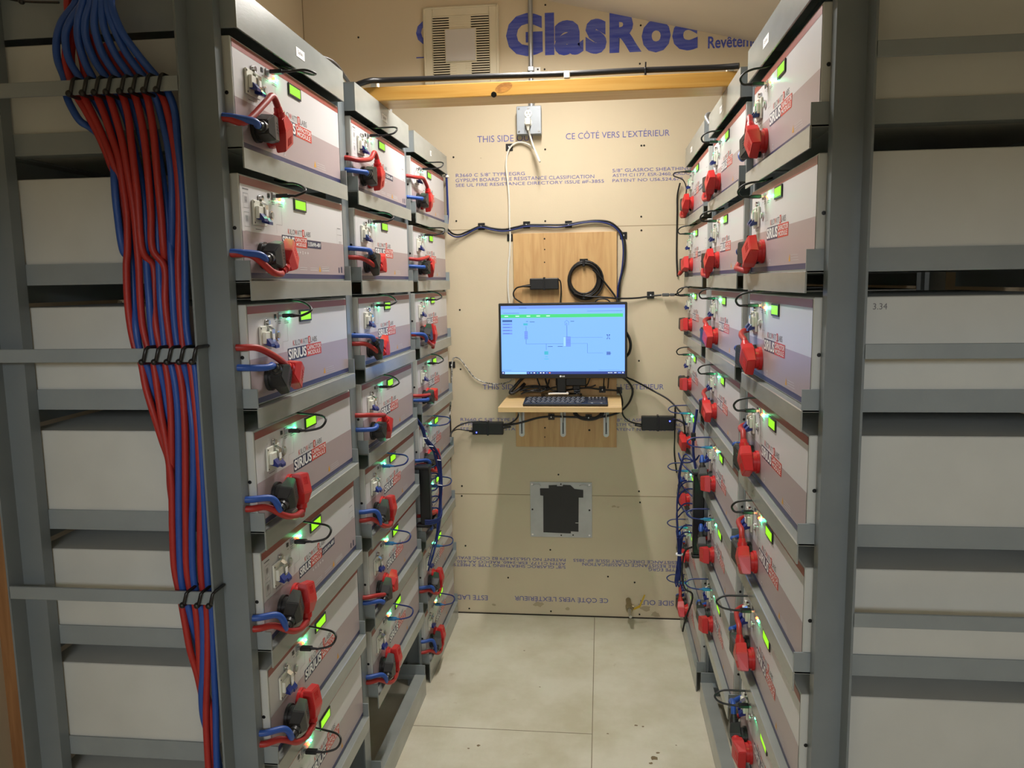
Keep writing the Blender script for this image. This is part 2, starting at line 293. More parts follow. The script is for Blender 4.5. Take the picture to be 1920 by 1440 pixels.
'b8':[(-0.853,1.385,2.09),(-0.86,1.385,2.066),(-0.848,1.39,2.022),(-0.83,1.405,1.986),(-0.813,1.415,1.96),(-0.803,1.42,1.946),(-0.783,1.42,1.917),(-0.777,1.426,1.883),(-0.776,1.426,1.833),(-0.773,1.426,1.769),(-0.773,1.426,1.704),(-0.777,1.426,1.619),(-0.782,1.426,1.542),(-0.783,1.426,1.492),(-0.779,1.426,1.448),(-0.772,1.426,1.424),(-0.77,1.426,1.373),(-0.769,1.426,1.286),(-0.771,1.426,1.145),(-0.772,1.426,1.095),(-0.774,1.426,1.022),(-0.774,1.426,0.971),(-0.77,1.426,0.942),(-0.771,1.426,0.875),(-0.774,1.426,0.799),(-0.776,1.426,0.723),(-0.78,1.426,0.646),(-0.783,1.426,0.568)],
'r1':[(-0.969,1.43,2.112),(-0.973,1.43,2.087),(-0.977,1.435,2.061),(-0.984,1.435,2.024),(-0.986,1.43,1.988),(-0.978,1.426,1.955),(-0.969,1.426,1.926),(-0.952,1.426,1.896),(-0.933,1.426,1.857),(-0.921,1.43,1.822),(-0.921,1.445,1.795),(-0.946,1.5,1.783)],
'r2':[(-0.969,1.44,2.115),(-0.973,1.44,2.09),(-0.974,1.445,2.061),(-0.98,1.445,2.026),(-0.982,1.44,1.99),(-0.973,1.435,1.957),(-0.955,1.426,1.925),(-0.939,1.426,1.89),(-0.923,1.426,1.851),(-0.909,1.426,1.811),(-0.902,1.435,1.767),(-0.902,1.44,1.722),(-0.903,1.445,1.639),(-0.906,1.46,1.626),(-0.923,1.5,1.61)],
'r3':[(-0.962,1.44,2.115),(-0.968,1.445,2.067),(-0.968,1.445,2.026),(-0.959,1.44,1.986),(-0.952,1.435,1.956),(-0.929,1.426,1.924),(-0.916,1.426,1.889),(-0.905,1.426,1.85),(-0.893,1.426,1.805),(-0.889,1.426,1.756),(-0.886,1.426,1.707),(-0.89,1.426,1.641),(-0.895,1.426,1.608),(-0.898,1.426,1.544),(-0.896,1.426,1.493),(-0.889,1.426,1.449),(-0.88,1.426,1.425),(-0.874,1.426,1.376),(-0.862,1.426,1.324),(-0.852,1.432,1.27),(-0.843,1.434,1.231),(-0.847,1.44,1.176),(-0.85,1.45,1.129)],
'r4':[(-0.953,1.44,2.114),(-0.954,1.445,2.066),(-0.947,1.445,2.025),(-0.929,1.44,1.985),(-0.911,1.435,1.954),(-0.903,1.426,1.923),(-0.894,1.426,1.885),(-0.884,1.426,1.836),(-0.877,1.426,1.772),(-0.871,1.426,1.706),(-0.87,1.426,1.64),(-0.87,1.426,1.607),(-0.872,1.426,1.544),(-0.871,1.426,1.493),(-0.863,1.426,1.449),(-0.855,1.426,1.425),(-0.851,1.426,1.376),(-0.847,1.426,1.321),(-0.841,1.426,1.268),(-0.836,1.426,1.198),(-0.838,1.426,1.144),(-0.841,1.426,1.093),(-0.843,1.426,1.02),(-0.837,1.426,0.969),(-0.833,1.426,0.94),(-0.828,1.426,0.895),(-0.822,1.426,0.843),(-0.815,1.432,0.795),(-0.81,1.434,0.756),(-0.814,1.45,0.708)],
'r5':[(-0.935,1.445,2.034),(-0.921,1.44,1.994),(-0.904,1.435,1.954),(-0.878,1.426,1.922),(-0.869,1.426,1.884),(-0.867,1.426,1.849),(-0.865,1.426,1.804),(-0.862,1.426,1.739),(-0.861,1.426,1.64),(-0.849,1.44,1.607),(-0.849,1.435,1.543),(-0.844,1.426,1.493),(-0.838,1.426,1.448),(-0.831,1.426,1.424),(-0.827,1.426,1.376),(-0.827,1.426,1.321),(-0.831,1.426,1.251),(-0.842,1.437,1.177),(-0.843,1.445,1.116),(-0.868,1.5,1.084)],
'r6':[(-0.912,1.445,2.017),(-0.897,1.44,1.989),(-0.88,1.435,1.953),(-0.854,1.426,1.921),(-0.845,1.426,1.883),(-0.84,1.426,1.835),(-0.838,1.426,1.771),(-0.838,1.426,1.706),(-0.84,1.426,1.64),(-0.821,1.43,1.606),(-0.822,1.426,1.543),(-0.82,1.426,1.492),(-0.816,1.426,1.448),(-0.806,1.426,1.424),(-0.8,1.426,1.376),(-0.8,1.426,1.303),(-0.805,1.426,1.216),(-0.81,1.426,1.144),(-0.813,1.426,1.094),(-0.817,1.426,1.021),(-0.813,1.426,0.97),(-0.805,1.426,0.94),(-0.803,1.426,0.896),(-0.803,1.426,0.844),(-0.807,1.432,0.795),(-0.8,1.436,0.747),(-0.792,1.436,0.698),(-0.8,1.436,0.584)],
'r7':[(-0.885,1.445,2),(-0.87,1.44,1.976),(-0.855,1.435,1.952),(-0.831,1.426,1.92),(-0.824,1.426,1.882),(-0.821,1.426,1.834),(-0.82,1.426,1.77),(-0.818,1.426,1.705),(-0.818,1.426,1.639),(-0.826,1.445,1.614),(-0.828,1.46,1.573),(-0.843,1.5,1.549)],
'r8':[(-0.859,1.445,1.986),(-0.843,1.44,1.965),(-0.829,1.435,1.95),(-0.801,1.426,1.919),(-0.791,1.426,1.884),(-0.784,1.426,1.833),(-0.78,1.426,1.769),(-0.782,1.426,1.704),(-0.788,1.426,1.639),(-0.791,1.426,1.606),(-0.793,1.426,1.543),(-0.793,1.426,1.492),(-0.791,1.426,1.448),(-0.781,1.426,1.424),(-0.777,1.426,1.376),(-0.775,1.426,1.304),(-0.776,1.426,1.216),(-0.779,1.426,1.145),(-0.783,1.426,1.094),(-0.787,1.426,1.022),(-0.786,1.426,0.971),(-0.781,1.426,0.941),(-0.783,1.426,0.874),(-0.789,1.426,0.799),(-0.798,1.426,0.703),(-0.8,1.426,0.645),(-0.801,1.426,0.567)],
'tip_tie':[(-1.082,1.4,2.095),(-1.041,1.4,2.085),(-0.969,1.4,2.079)],
}

# ------------------------------------------------------------------ room shell
D = 3.57; XL, XR, YB = -1.317, 1.05, -3.0
def ceil_z(x): return 2.7065 - 0.2424*x
b = MB().box(XL-0.1, XR+0.1, YB-0.1, D+0.1, -0.1, 0, M_FLOOR)
fl = b.build('floor', kind='structure')
# seams between the floor panels, a few stains
s_ = MB()
s_.box(-0.0350, -0.0325, 1.2, D, 0.0, 0.0006, mat('floor_seam', (128, 116, 92), 0.8))
s_.box(-0.69, -0.034, 2.592, 2.594, 0.0, 0.0006, mat('floor_seam', (128, 116, 92), 0.8))
s_.build('seam', fl)
st = MB(); M_STAIN = mat('floor_stain', (128, 110, 82), 0.7)
for (x, y, r) in [(0.17, 2.47, .018), (0.185, 2.5, .009), (0.12, 2.66, .008), (0.145, 2.655, .006), (-0.42, 2.49, .009), (-0.45, 2.47, .005), (-0.33, 3.2, .005), (0.02, 2.6, .006), (0.25, 2.55, .004), (0.16, 2.44, .008), (-0.24, 2.9, .004)]:
    n = 9; vs = [(x+r*random.uniform(.5, 1.1)*math.cos(2*PI*i/n), y+r*random.uniform(.4, .9)*math.sin(2*PI*i/n), 0.0005) for i in range(n)]
    st.add(vs, [list(range(n))], M_STAIN)
st.build('stain', fl)
T = 0.02
b = MB()
zt = 3.2
b.box(XL-0.1, XR+0.1, D, D+0.1, -0.05, zt, M_WALL)
wall = b.build('wall_back', kind='structure')
MB().box(XL-0.1, XL, YB, D+0.1, -0.05, zt, M_WALL).build('wall_left', kind='structure')
MB().box(XR, XR+0.1, YB, D+0.1, -0.05, zt, M_WALL).build('wall_right', kind='structure')
wf = MB()
for (a0, a1, c0, c1) in ((XL, -.95, 0, zt), (.80, XR, 0, zt), (-.95, .80, 1.90, zt)): wf.box(a0, a1, -.47, -.37, c0, c1, M_WHITEW)
wf.build('added_shading_wall', kind='structure')  # added out of view; its low lintel shades the upper rack ends
wr = MB()
for (a0, a1, c0, c1) in ((XL-.1, -1.05, -.05, zt), (.75, XR+.1, -.05, zt), (-1.05, .75, -.05, 1.96), (-1.05, .75, 2.54, zt)): wr.box(a0, a1, YB-.1, YB, c0, c1, M_WHITEW)
wr.build('wall_rear', kind='structure')
wn = MB().box(-1.05, .75, YB-.06, YB-.02, 1.96, 2.00, M_WHTTX).box(-1.05, .75, YB-.06, YB-.02, 2.50, 2.54, M_WHTTX)
for xx in (-1.05, -.17, .71): wn.box(xx, xx+.04, YB-.06, YB-.02, 2.00, 2.50, M_WHTTX)
wn.build('added_window_1', kind='structure')  # made-up frame around the added fill light, never in view
x0, x1 = XL-0.1, XR+0.1
MB().add([(x0, YB-.1, ceil_z(x0)), (x1, YB-.1, ceil_z(x1)), (x1, D+.1, ceil_z(x1)), (x0, D+.1, ceil_z(x0)),
          (x0, YB-.1, ceil_z(x0)+.1), (x1, YB-.1, ceil_z(x1)+.1), (x1, D+.1, ceil_z(x1)+.1), (x0, D+.1, ceil_z(x0)+.1)],
         [(0, 1, 2, 3), (4, 7, 6, 5), (0, 4, 5, 1), (1, 5, 6, 2), (2, 6, 7, 3), (3, 7, 4, 0)], M_CEIL).build('ceiling', kind='structure')
# panel seams, joints and the printing on the back wall
WS = mat('wall_seam', (150, 132, 104), 0.9); b = MB()
b.box(XL, XR, D-0.0006, D, 0.584, 0.5865, WS); b.box(XL, XR, D-0.0006, D, 1.8035, 1.8055, WS)
b.box(XL, XL+0.003, D-0.002, D, 0.0, 3.0, WS)
b.build('panel_seam', wall)
MB().box(XL, XR, D-0.004, D, 0.0, 0.005, mat('floor_gap', (45, 40, 32), 0.9)).build('wall_base_gap', wall)
Y = D-0.0008
b = MB()
for ch, xa, xb, za, zb in (('G', -.409, -.250, 2.538, 2.716), ('l', -.240, -.200, 2.538, 2.712), ('a', -.200, -.075, 2.534, 2.678), ('s', -.066, .024, 2.534, 2.678), ('R', .036, .172, 2.534, 2.700), ('o', .172, .294, 2.528, 2.662), ('c', .300, .406, 2.530, 2.655)):
    b.text(ch, xa, xb, za, zb, Y, M_INK2, bold=0.055)
b.text('Revêtement', 0.449, 0.70, 2.533, 2.582, Y, M_INK2, bold=0.02)
b.text('G', -0.806, -0.70, 2.603, 2.712, Y, M_INK2, bold=0.02)
b.box(-0.808, -0.76, Y-0.0002, Y, 2.551, 2.556, M_INK2)
b.build('large_print', wall)
b = MB()
def I(t, xa, xb, za, zb, flip=False): b.text(t, xa, xb, za, zb, Y, M_INK, bold=-0.004 if not flip else 0.0, flip=flip)
I('THIS SIDE OUT', -0.544, -0.290, 2.182, 2.210); I("CE CÔTÉ VERS L'EXTÉRIEUR", -0.153, 0.293, 2.182, 2.215)
I('THIS SIDE OUT', -0.543, -0.290, 1.080, 1.104); I("CE CÔTÉ VERS L'EXTÉRIEUR", -0.150, 0.277, 1.080, 1.110)
for z, dx in ((2.036, 0), (0.932, -0.006)):
    I('R3660 C 5/8" TYPE EGRG', -0.644+dx, -0.335, z, z+.015)
    I('GYPSUM BOARD FIRE RESISTANCE CLASSIFICATION', -0.646+dx, -0.03, z-.022, z-.007)
    I('SEE UL FIRE RESISTANCE DIRECTORY ISSUE #F-3855', -0.646+dx, 0.012, z-.044, z-.029)
    I('5/8" GLASROC SHEATHING', 0.049, 0.385, z, z+.015)
    I('ASTM C1177, ESR-2460, RADCO', 0.049, 0.40, z-.022, z-.007)
    I('PATENT NO US6,524,679', 0.049, 0.350, z-.044, z-.029)
I('PATENT NO US6,524,679 B2 CCMC EVALUA', -0.72, -0.168, 0.267, 0.283, True)
I('ASTM C1177, ESR-2460, RADCO AA-650, M', -0.72, -0.168, 0.249, 0.264, True)
I('5/8" GLASROC SHEATHING TYPE X MEETS', -0.70, -0.168, 0.231, 0.246, True)
I('RESISTANCE DIRECTORY ISSUE #F-3855', -0.132, 0.362, 0.267, 0.283, True)
I('FIRE RESISTANCE CLASSIFICATION', -0.09, 0.355, 0.249, 0.264, True)
I('TYPE EGRG', 0.215, 0.352, 0.231, 0.246, True)
I("CE CÔTÉ VERS L'EXTÉRIEUR", -0.411, 0.030, 0.064, 0.092, True)
I('ESTE LADO', -0.72, -0.540, 0.066, 0.090, True); I('THIS SIDE OUT', 0.170, 0.42, 0.066, 0.090, True)
b.build('small_print', wall)
b = MB(); MS = mat('wall_smudge', (180, 164, 136), 0.9)
for (x, z, r) in [(0.056, 0.536, .012), (0.075, 0.533, .009), (-0.16, 0.035, .016), (-0.51, 0.045, .012), (-0.30, 0.055, .03), (0.2, 0.05, .03), (0.25, 0.02, .03), (-0.53, 2.115, .005), (0.2, 0.26, .006)]:
    n = 11; b.add([(x+r*random.uniform(.5, 1)*math.cos(2*PI*i/n), Y, max(.01, z+r*.6*random.uniform(.4, 1)*math.sin(2*PI*i/n))) for i in range(n)], [list(range(n))], MS)
b.build('smudge', wall)
sm = MB().cyl((0, 0, 0), (0, -1, 0), 0.0042, 0.0012, M_DARK, 10).mesh('screw')
for (x, z) in [(-1.066, 2.652), (-0.237, 2.745), (0.168, 2.641), (0.165, 2.485), (-0.243, 2.48), (-0.653, 2.123), (-0.244, 2.143), (0.173, 2.145), (0.185, 2.145), (-0.647, 1.844), (-0.247, 1.834), (0.174, 1.843), (0.175, 1.784), (-0.641, 1.446), (-0.644, 1.174), (0.167, 1.209), (-0.651, 0.623), (-0.653, 0.575), (-0.198, 0.683), (0.17, 0.609), (0.175, 0.557), (-0.641, 0.333), (-0.239, 0.322), (-0.44, 0.181), (0.029, 0.199), (0.152, 0.174), (-0.63, 0.022), (-0.239, 0.021), (0.175, 0.019)]:
    o = bpy.data.objects.new('screw', sm); o.location = (x, D, z); o.parent = wall; S.collection.objects.link(o)
# wooden stud on the left wall
b = MB().bbox(XL, XL+0.036, 1.518, 1.56, 0.0, ceil_z(XL)-0.02, M_STUD, 0.002)
b.build('trim_1', kind='structure')

# ceiling strip light fixture
t = empty('strip_light', (LX, 2.53, 2.70), label='long white strip light fixed to the ceiling above the aisle', cat='ceiling light')
zc = ceil_z(LX)-2.70
MB().bbox(-0.04, 0.04, -0.58, 0.58, -0.012, zc-0.012, M_WHTC, 0.005).build('housing', t)
MB().bbox(-0.03, 0.03, -0.56, 0.56, -0.052, -0.012, mat('lit_diffuser', (255, 246, 232), 0.4, emit=9.0), 0.004).build('diffuser', t)
# ------------------------------------------------------------------ racks
PITCH_Z = 0.2495
def shelf_z(k): return 1.828 - PITCH_Z*(k-1)       # k = 1..8
RW = 0.617; RD = 0.512
def post(b, s, face_dir, in0, in1, corner_in, z1=2.118, m=None):
    """angle-iron post: one leg facing the end of the rack (between in0..in1 at s), one leg turned along the front or back."""
    m = m or M_STEEL_SHADED; t = 0.004
    b.box(s, s+t*face_dir, in0, in1, 0, z1, m)
    b.box(s+t*face_dir, s+0.028*face_dir, corner_in-(0 if corner_in == in0 else t), corner_in+(t if corner_in == in0 else 0), 0, z1, m)
def make_rack(ladder, mirror=False):
    r = empty('equipment_rack')
    # posts; the rack runs s = -0.029 .. 0.687
    sl, sr = (-0.071, 0.646) if mirror else (-0.029, 0.688)
    for s, d in ((sl, 1), (sr, -1)):
        b = MB(); post(b, s, d, 0.031, 0.084, 0.031); b.build('post', r)
        b = MB(); post(b, s, d, 0.465, 0.514, 0.465); b.build('post', r)
    # forward ladder legs and rungs on the open end
    if ladder:
        d = -1 if ladder == 'left' else 1; s0 = sl if ladder == 'left' else sr
        for (i0, i1) in ((0.081, 0.085), (0.512, 0.516)):
            MB().box(s0, s0+0.040*d, i0, i1, 0, 2.118, M_STEEL_SHADED).build('ladder_leg', r)
        for z in (0.952, 1.428, 1.918) if ladder else ():
            MB().bbox(s0+0.040*d, s0+0.034*d, 0.06 if 0 else 0.083, 0.514, z, z+0.026, M_STEEL, 0.001).build('rung', r)
    for k in range(1, 9):
        z = shelf_z(k); sh = MB()
        lo = z-0.039 if k < 8 else 0.0
        # front angle: lip turned down, flat leg carrying the module
        b_ = 0.0035
        sh.prism([(0.0, z-b_*0.4), (0.0, lo), (0.003, lo), (0.003, z-0.004), (0.042, z-0.004), (0.042, z), (0.002, z)], 0, RW, M_LIP, axis='x')
        # back angle
        o = sh.build('front_rail' if k < 8 else 'base_rail', r)
        MB().prism([(RD, z), (RD, z-.039), (RD-.004, z-.039), (RD-.004, z-.004), (RD-.04, z-.004), (RD-.04, z)], .004, RW-.004, M_STEEL, axis='x').build('back_rail', r)
        for s, d in ((0.0, 1), (RW, -1)):
            a = MB().box(s, s+0.0035*d, 0.001, RD, z, z+0.038, M_STEEL)
            a.box(s, s+0.036*d, 0.003, RD, z-0.003, z-0.0001, M_STEEL)
            a.build('side_rail', r)
    h = MB(); z0, z1 = 2.042, 2.118
    h.prism([(0, z0), (.0035, z0), (.0035, z1-.0035), (.076, z1-.0035), (.076, z1), (0, z1)], 0, RW, M_LIP, axis='x')
    h.build('header', r)
    for s, d in ((0.0, 1), (RW, -1)):
        MB().box(s, s+0.0035*d, 0.0036, RD, z0, z1-.0036, M_STEEL).build('header_side', r)
    MB().box(0.004, RW-0.004, RD-0.004, RD, z0, z1-.005, M_STEEL).build('header_back', r)
    MB().box(-.024, RW+.024, .0765, RD, z1-.0035, z1-.0005, M_STEEL).build('top_sheet', r)
    return r
def sticker(r, s, z, w_, h_, txt):
    o = MB().box(s-w_/2, s+w_/2, -0.0008, 0, z-h_/2, z+h_/2, M_WHTTX).text(txt, s-w_*.32, s+w_*.32, z-h_*.25, z+h_*.25, -0.0011, M_BLKTX).build('label_sticker', r)
    o['label'] = 'small white printed sticker'
# rack placement (x of the lip plane, y of the near end)
LEFT = [(-0.668, 1.467), (-0.671, 2.191), (-0.673, 2.896)]
RIGHT = [(0.358, 1.460), (0.364, 2.218), (0.358, 2.915)]
HL = {('L', 1): (0.317, 0.05, .02, 'Cap Rack 1'), ('L', 2): (0.30, 0.06, .02, 'Cap Rack 3'), ('L', 3): (0.285, 0.02, .02, '5'),
      ('R', 1): (0.22, 0.06, .02, 'Cap Rack 2'), ('R', 2): (0.28, 0.05, .02, 'Cap Rack 4'), ('R', 3): (0.22, 0.05, .02, 'Cap Rack 6')}
WHERE = {1: 'nearest', 2: 'middle', 3: 'farthest'}
RACK = {}
def place(side, i):
    x, y = (LEFT if side == 'L' else RIGHT)[i-1]
    if side == 'L': return (x, y, 0.0), PI/2
    return (x, y+RW, 0.0), -PI/2
for side in 'LR':
    plain = None
    for i in (1, 2, 3):
        if i == 1: r = make_rack('left' if side == 'L' else 'right', side == 'R')
        elif plain is None: r = plain = make_rack(None, side == 'R')
        else: r = copy_tree(plain)
        for c_ in list(r.children):
            if c_.name.startswith('label_sticker'): bpy.data.objects.remove(c_)
        loc, rz = place(side, i); r.location = loc; r.rotation_euler = (0, 0, rz)
        nm = 'left' if side == 'L' else 'right'
        extra = {1: 'end ladder facing the camera', 2: 'empty bottom slot', 3: 'closest to the back wall'}[i]
        tag(r, '%s grey steel rack on the %s of the aisle, %s' % (WHERE[i], nm, extra), 'rack', 'grey steel equipment racks')
        sticker(r, *(HL[(side, i)][:1] + (2.08,) + HL[(side, i)][1:]))
        RACK[(side, i)] = r

# ------------------------------------------------------------------ capacitor module
PF = 0.017   # front panel plane behind the lip
L0 = 0.009   # left edge of the label
def label_mesh(kind):
    b = MB(); y = PF-0.0006; x = lambda t: L0+t; W_ = 0.602
    b.quad(x(0), x(W_), 0.004, 0.199, y, M_LABEL)
    y1 = y-0.0003
    b.quad(x(0), x(W_), 0.184, 0.199, y1, M_RUST)
    b.quad(x(0), x(W_), 0.015, 0.095, y1, M_MAUVE)
    b.quad(x(0), x(W_), 0.004, 0.015, y1, M_NAVY)
    y2 = y1-0.0003; y3 = y2-0.0003
    if kind == 'A': a0, a1, a2, zt_, zb, k0, k1, kz0, kz1 = .190, .300, .398, .101, .073, .222, .372, .1045, .117
    else: a0, a1, a2, zt_, zb, k0, k1, kz0, kz1 = .190, .262, .336, .098, .074, .226, .362, .1015, .113
    b.quad(x(a0), x(a1), zb, zt_, y2, M_NAVYBX); b.text('SIRIUS', x(a0+.002), x(a1-.001), zb+.003, zt_-.002, y3, M_WHTTX, bold=0.03)
    b.quad(x(a1), x(a2), zb, zt_, y2, M_REDTX)
    b.text('CAPACITOR', x(a1+.003), x(a2-.002), (zb+zt_)/2+.001, zt_-.0025, y3, M_WHTTX, bold=0.01)
    b.text('MODULE', x(a1+.008), x(a2-.008), zb+.003, (zb+zt_)/2-.001, y3, M_WHTTX, bold=0.01)
    if kind == 'B':
        b.quad(x(.338), x(.430), .076, .094, y2, M_NAVYBX); b.text('3.55kWh-48V', x(.342), x(.426), .080, .090, y3, M_WHTTX, bold=0.015)
        for i, g in enumerate(('I', '+', 'Δ', '~', '+')): b.text('O' if i == 2 else '+', x(.272+.016*i), x(.279+.016*i), .060, .067, y2, M_WHTTX)
        for zz in (.172, .136, .100):       # small pictograms at the left edge
            for (qa, qb, qc, qd) in ((.012, .034, zz-.0005, zz), (.012, .034, zz-.028, zz-.0275), (.012, .0125, zz-.028, zz), (.0335, .034, zz-.028, zz)):
                b.quad(x(qa), x(qb), qc-.004, qd-.004, y1, M_GREYTX)
            b.text('WWW', x(.017), x(.029), zz-.024, zz-.010, y1, M_GREYTX)
        b.quad(x(.010), x(.036), .1745, .177, y1, M_GREYTX)
        for (qa, qb, qc, qd) in ((.555, .590, .118, .1185), (.553, .5535, .092, .132), (.556, .582, .134, .1355), (.566, .588, .100, .1010), (.566, .588, .096, .0968), (.556, .558, .090, .094)):
            b.quad(x(qa), x(qb), qc, qd, y1, M_GREYTX)
        for (qa, qb) in ((.285, .33), (.35, .40), (.43, .48)):
            b.quad(x(qa), x(qb), .024, .0252, y2, M_LABEL); b.quad(x(qa), x(qb), .029, .030, y2, M_LABEL)
        b.quad(x(.555), x(.562), .020, .034, y2, M_NAVYBX); b.quad(x(.575), x(.583), .020, .036, y2, M_NAVYBX)
    sp = (k1-k0)/12.0
    b.text('K', x(k0), x(k0+sp*.8), kz0, kz1, y1, M_REDTX); b.text('ILO', x(k0+sp), x(k0+sp*3.4), kz0, kz1, y1, M_GREYTX)
    b.text('W', x(k0+sp*3.5), x(k0+sp*4.7), kz0, kz1, y1, M_REDTX); b.text('ATT', x(k0+sp*4.8), x(k0+sp*7.2), kz0, kz1, y1, M_GREYTX)
    b.quad(x(k0+sp*7.4), x(k0+sp*8.5), kz0-.002, kz1+.003, y1, M_REDTX); b.quad(x(k0+sp*7.8), x(k0+sp*8.1), kz0+.001, kz1, y2, M_WHTTX)
    b.text('LABS', x(k0+sp*8.7), x(k1), kz0, kz1, y1, M_GREYTX)
    b.add([(x(.408), y2, .021), (x(.422), y2, .021), (x(.415), y2, .036)], [(0, 1, 2)], M_YEL)
    for k_ in range(3): b.quad(x(.428), x(.49-.004*k_), .0225+.005*k_, .0233+.005*k_, y2, M_LABEL)
    b.quad(x(.225), x(.233), .020, .030, y2, M_LABEL); b.quad(x(.2265), x(.2315), .022, .028, y3, M_MAUVE)
    # fine lines and captions
    b.quad(x(.195), x(.1955), .118, .166, y1, M_GREYTX); b.quad(x(.165), x(.1955), .118, .1184, y1, M_GREYTX); b.quad(x(.165), x(.1654), .100, .118, y1, M_GREYTX)
    for (qa, qb, qc) in ((.130, .137, .163), (.146, .162, .162), (.147, .160, .158), (.180, .206, .161), (.180, .204, .157), (.128, .142, .122), (.060, .088, .101)):
        b.quad(x(qa), x(qb), qc, qc+.0015, y1, M_GREYTX)
    return b.mesh('front_label')
LM = {k: label_mesh(k) for k in 'AB'}
def make_module():
    m = empty('capacitor_module')
    c = MB().bbox(0.0045, 0.6135, PF, 0.505, 0.0005, 0.2025, M_CASE, 0.0016)
    c.cyl((0.0045, PF+.012, .10), (-1, 0, 0), 0.0038, 0.0006, M_BLACK, 10); c.cyl((0.6135, PF+.012, .10), (1, 0, 0), 0.0038, 0.0006, M_BLACK, 10)
    c.build('case', m)
    o = bpy.data.objects.new('front_label', LM['A']); S.collection.objects.link(o); o.parent = m
    x = lambda t: L0+t
    # breaker: ivory body, two blue levers, steel lock strap with screw
    br = MB().bbox(x(.046), x(.106), PF-0.006, PF-0.0012, .109, .158, M_BREAK, 0.001)
    br.bbox(x(.052), x(.100), PF-0.013, PF-0.006, .122, .146, M_BREAK, 0.001)
    br.box(x(.047), x(.050), PF-0.0066, PF-0.006, .152, .155, M_BLACK); br.box(x(.047), x(.050), PF-0.0066, PF-0.006, .112, .115, M_BLACK)
    bo = br.build('breaker', m)
    for t0, zz in ((.056, .124), (.079, .119)):
        MB().prism([(PF-0.006, zz-.003), (PF-0.022, zz-.008), (PF-0.022, zz-.002), (PF-0.014, zz+.008), (PF-0.006, zz+.010)], x(t0), x(t0+.018), M_BLEV, axis='x').build('lever', bo)
    st_ = MB()
    st_.prism([(PF-0.0015, .170), (PF-0.0035, .170), (PF-0.0035, .158), (PF-0.016, .150), (PF-0.016, .124), (PF-0.014, .124), (PF-0.014, .149), (PF-0.0015, .157)], x(.078), x(.092), M_CHROME, axis='x')
    st_.cyl((x(.085), PF-.0035, .164), (0, -1, 0), 0.0055, 0.005, M_CHROME, 12); st_.box(x(.080), x(.090), PF-.0166, PF-.016, .129, .141, M_WHTTX)
    st_.build('lock_strap', bo)
    MB().bbox(x(.265), x(.338), PF-0.0035, PF-0.0012, .156, .183, M_BLACK, 0.0008).build('display_bezel', m)
    MB().quad(x(.270), x(.332), .1600, .1790, PF-0.0038, M_LCD).build('display', m)
    bt = MB().cyl((x(.137), PF-.0012, .134), (0, -1, 0), .0095, .003, M_CHROME, 20).cyl((x(.137), PF-.0042, .134), (0, -1, 0), .0065, .002, M_CASE, 16)
    bt.build('push_button', m)
    MB().bbox(x(.126), x(.136), PF-.002, PF-.0012, .170, .179, M_BLACK, 0.0003).bbox(x(.147), x(.161), PF-.0035, PF-.0012, .168, .182, M_GALV, 0.0004).build('data_port', m)
    for nm, tt, M_ in (('red_light', .188, M_LEDR), ('green_light', .204, M_LEDG)):
        MB().sph((x(tt), PF-.0022, .171), .0028, M_, 6).build(nm, m)
    for nm, M_, (s_, z_) in (('negative_socket', M_CONN, (x(.086), .050)), ('positive_socket', M_CRED, (x(.154), .050))):
        MB().cyl((s_, PF-.0013, z_), (0, -1, 0), .0275, .007, M_, 24).cyl((s_, PF-.0083, z_), (0, -1, 0), .0235, .008, M_, 24).build(nm, m)
    return m
MODPOS = {}
proto = make_module()
ORD = ['', 'topmost', 'second', 'third', 'fourth', 'fifth', 'sixth', 'seventh', 'eighth']
NROW = {('L', 1): 7, ('L', 2): 7, ('L', 3): 8, ('R', 1): 7, ('R', 2): 7, ('R', 3): 8}
BVAR = {('L', 1, 2), ('L', 1, 5), ('L', 2, 1), ('R', 3, 1), ('R', 3, 2)}
REDLED = {('L', 1, 1), ('L', 1, 2), ('L', 1, 5), ('L', 1, 6), ('L', 1, 7), ('L', 2, 1), ('L', 2, 6), ('L', 2, 7), ('L', 3, 8), ('R', 1, 1), ('R', 1, 2), ('R', 1, 3), ('R', 1, 4), ('R', 1, 5), ('R', 1, 6), ('R', 2, 2), ('R', 2, 5)}
M_LEDOFF = mat('unlit_led_red', (120, 50, 45), 0.3)
off_mesh = MB().sph((L0+.188, PF-.0022, .171), .0028, M_LEDOFF, 6).mesh('red_light_off')
first = True
for (side, i), n in NROW.items():
    for k in range(1, n+1):
        m = proto if first else copy_tree(proto); first = False
        loc, rz = place(side, i); m.location = (loc[0], loc[1], shelf_z(k)); m.rotation_euler = (0, 0, rz)
        sd = 'left' if side == 'L' else 'right'
        v = ' with dark 3.55kWh tag' if (side, i, k) in BVAR else ''
        m['label'] = 'white capacitor module%s, %s from top of the %s %s rack' % (v, ORD[k] if k > 1 else 'first', WHERE[i], sd)
        m['category'] = 'battery module'; m['group'] = 'capacitor modules in the racks'
        for c in m.children:
            if c.name.startswith('front_label') and (side, i, k) in BVAR: c.data = LM['B']
            if c.name.startswith('red_light') and (side, i, k) not in REDLED: c.data = off_mesh
        MODPOS[(side, i, k)] = m

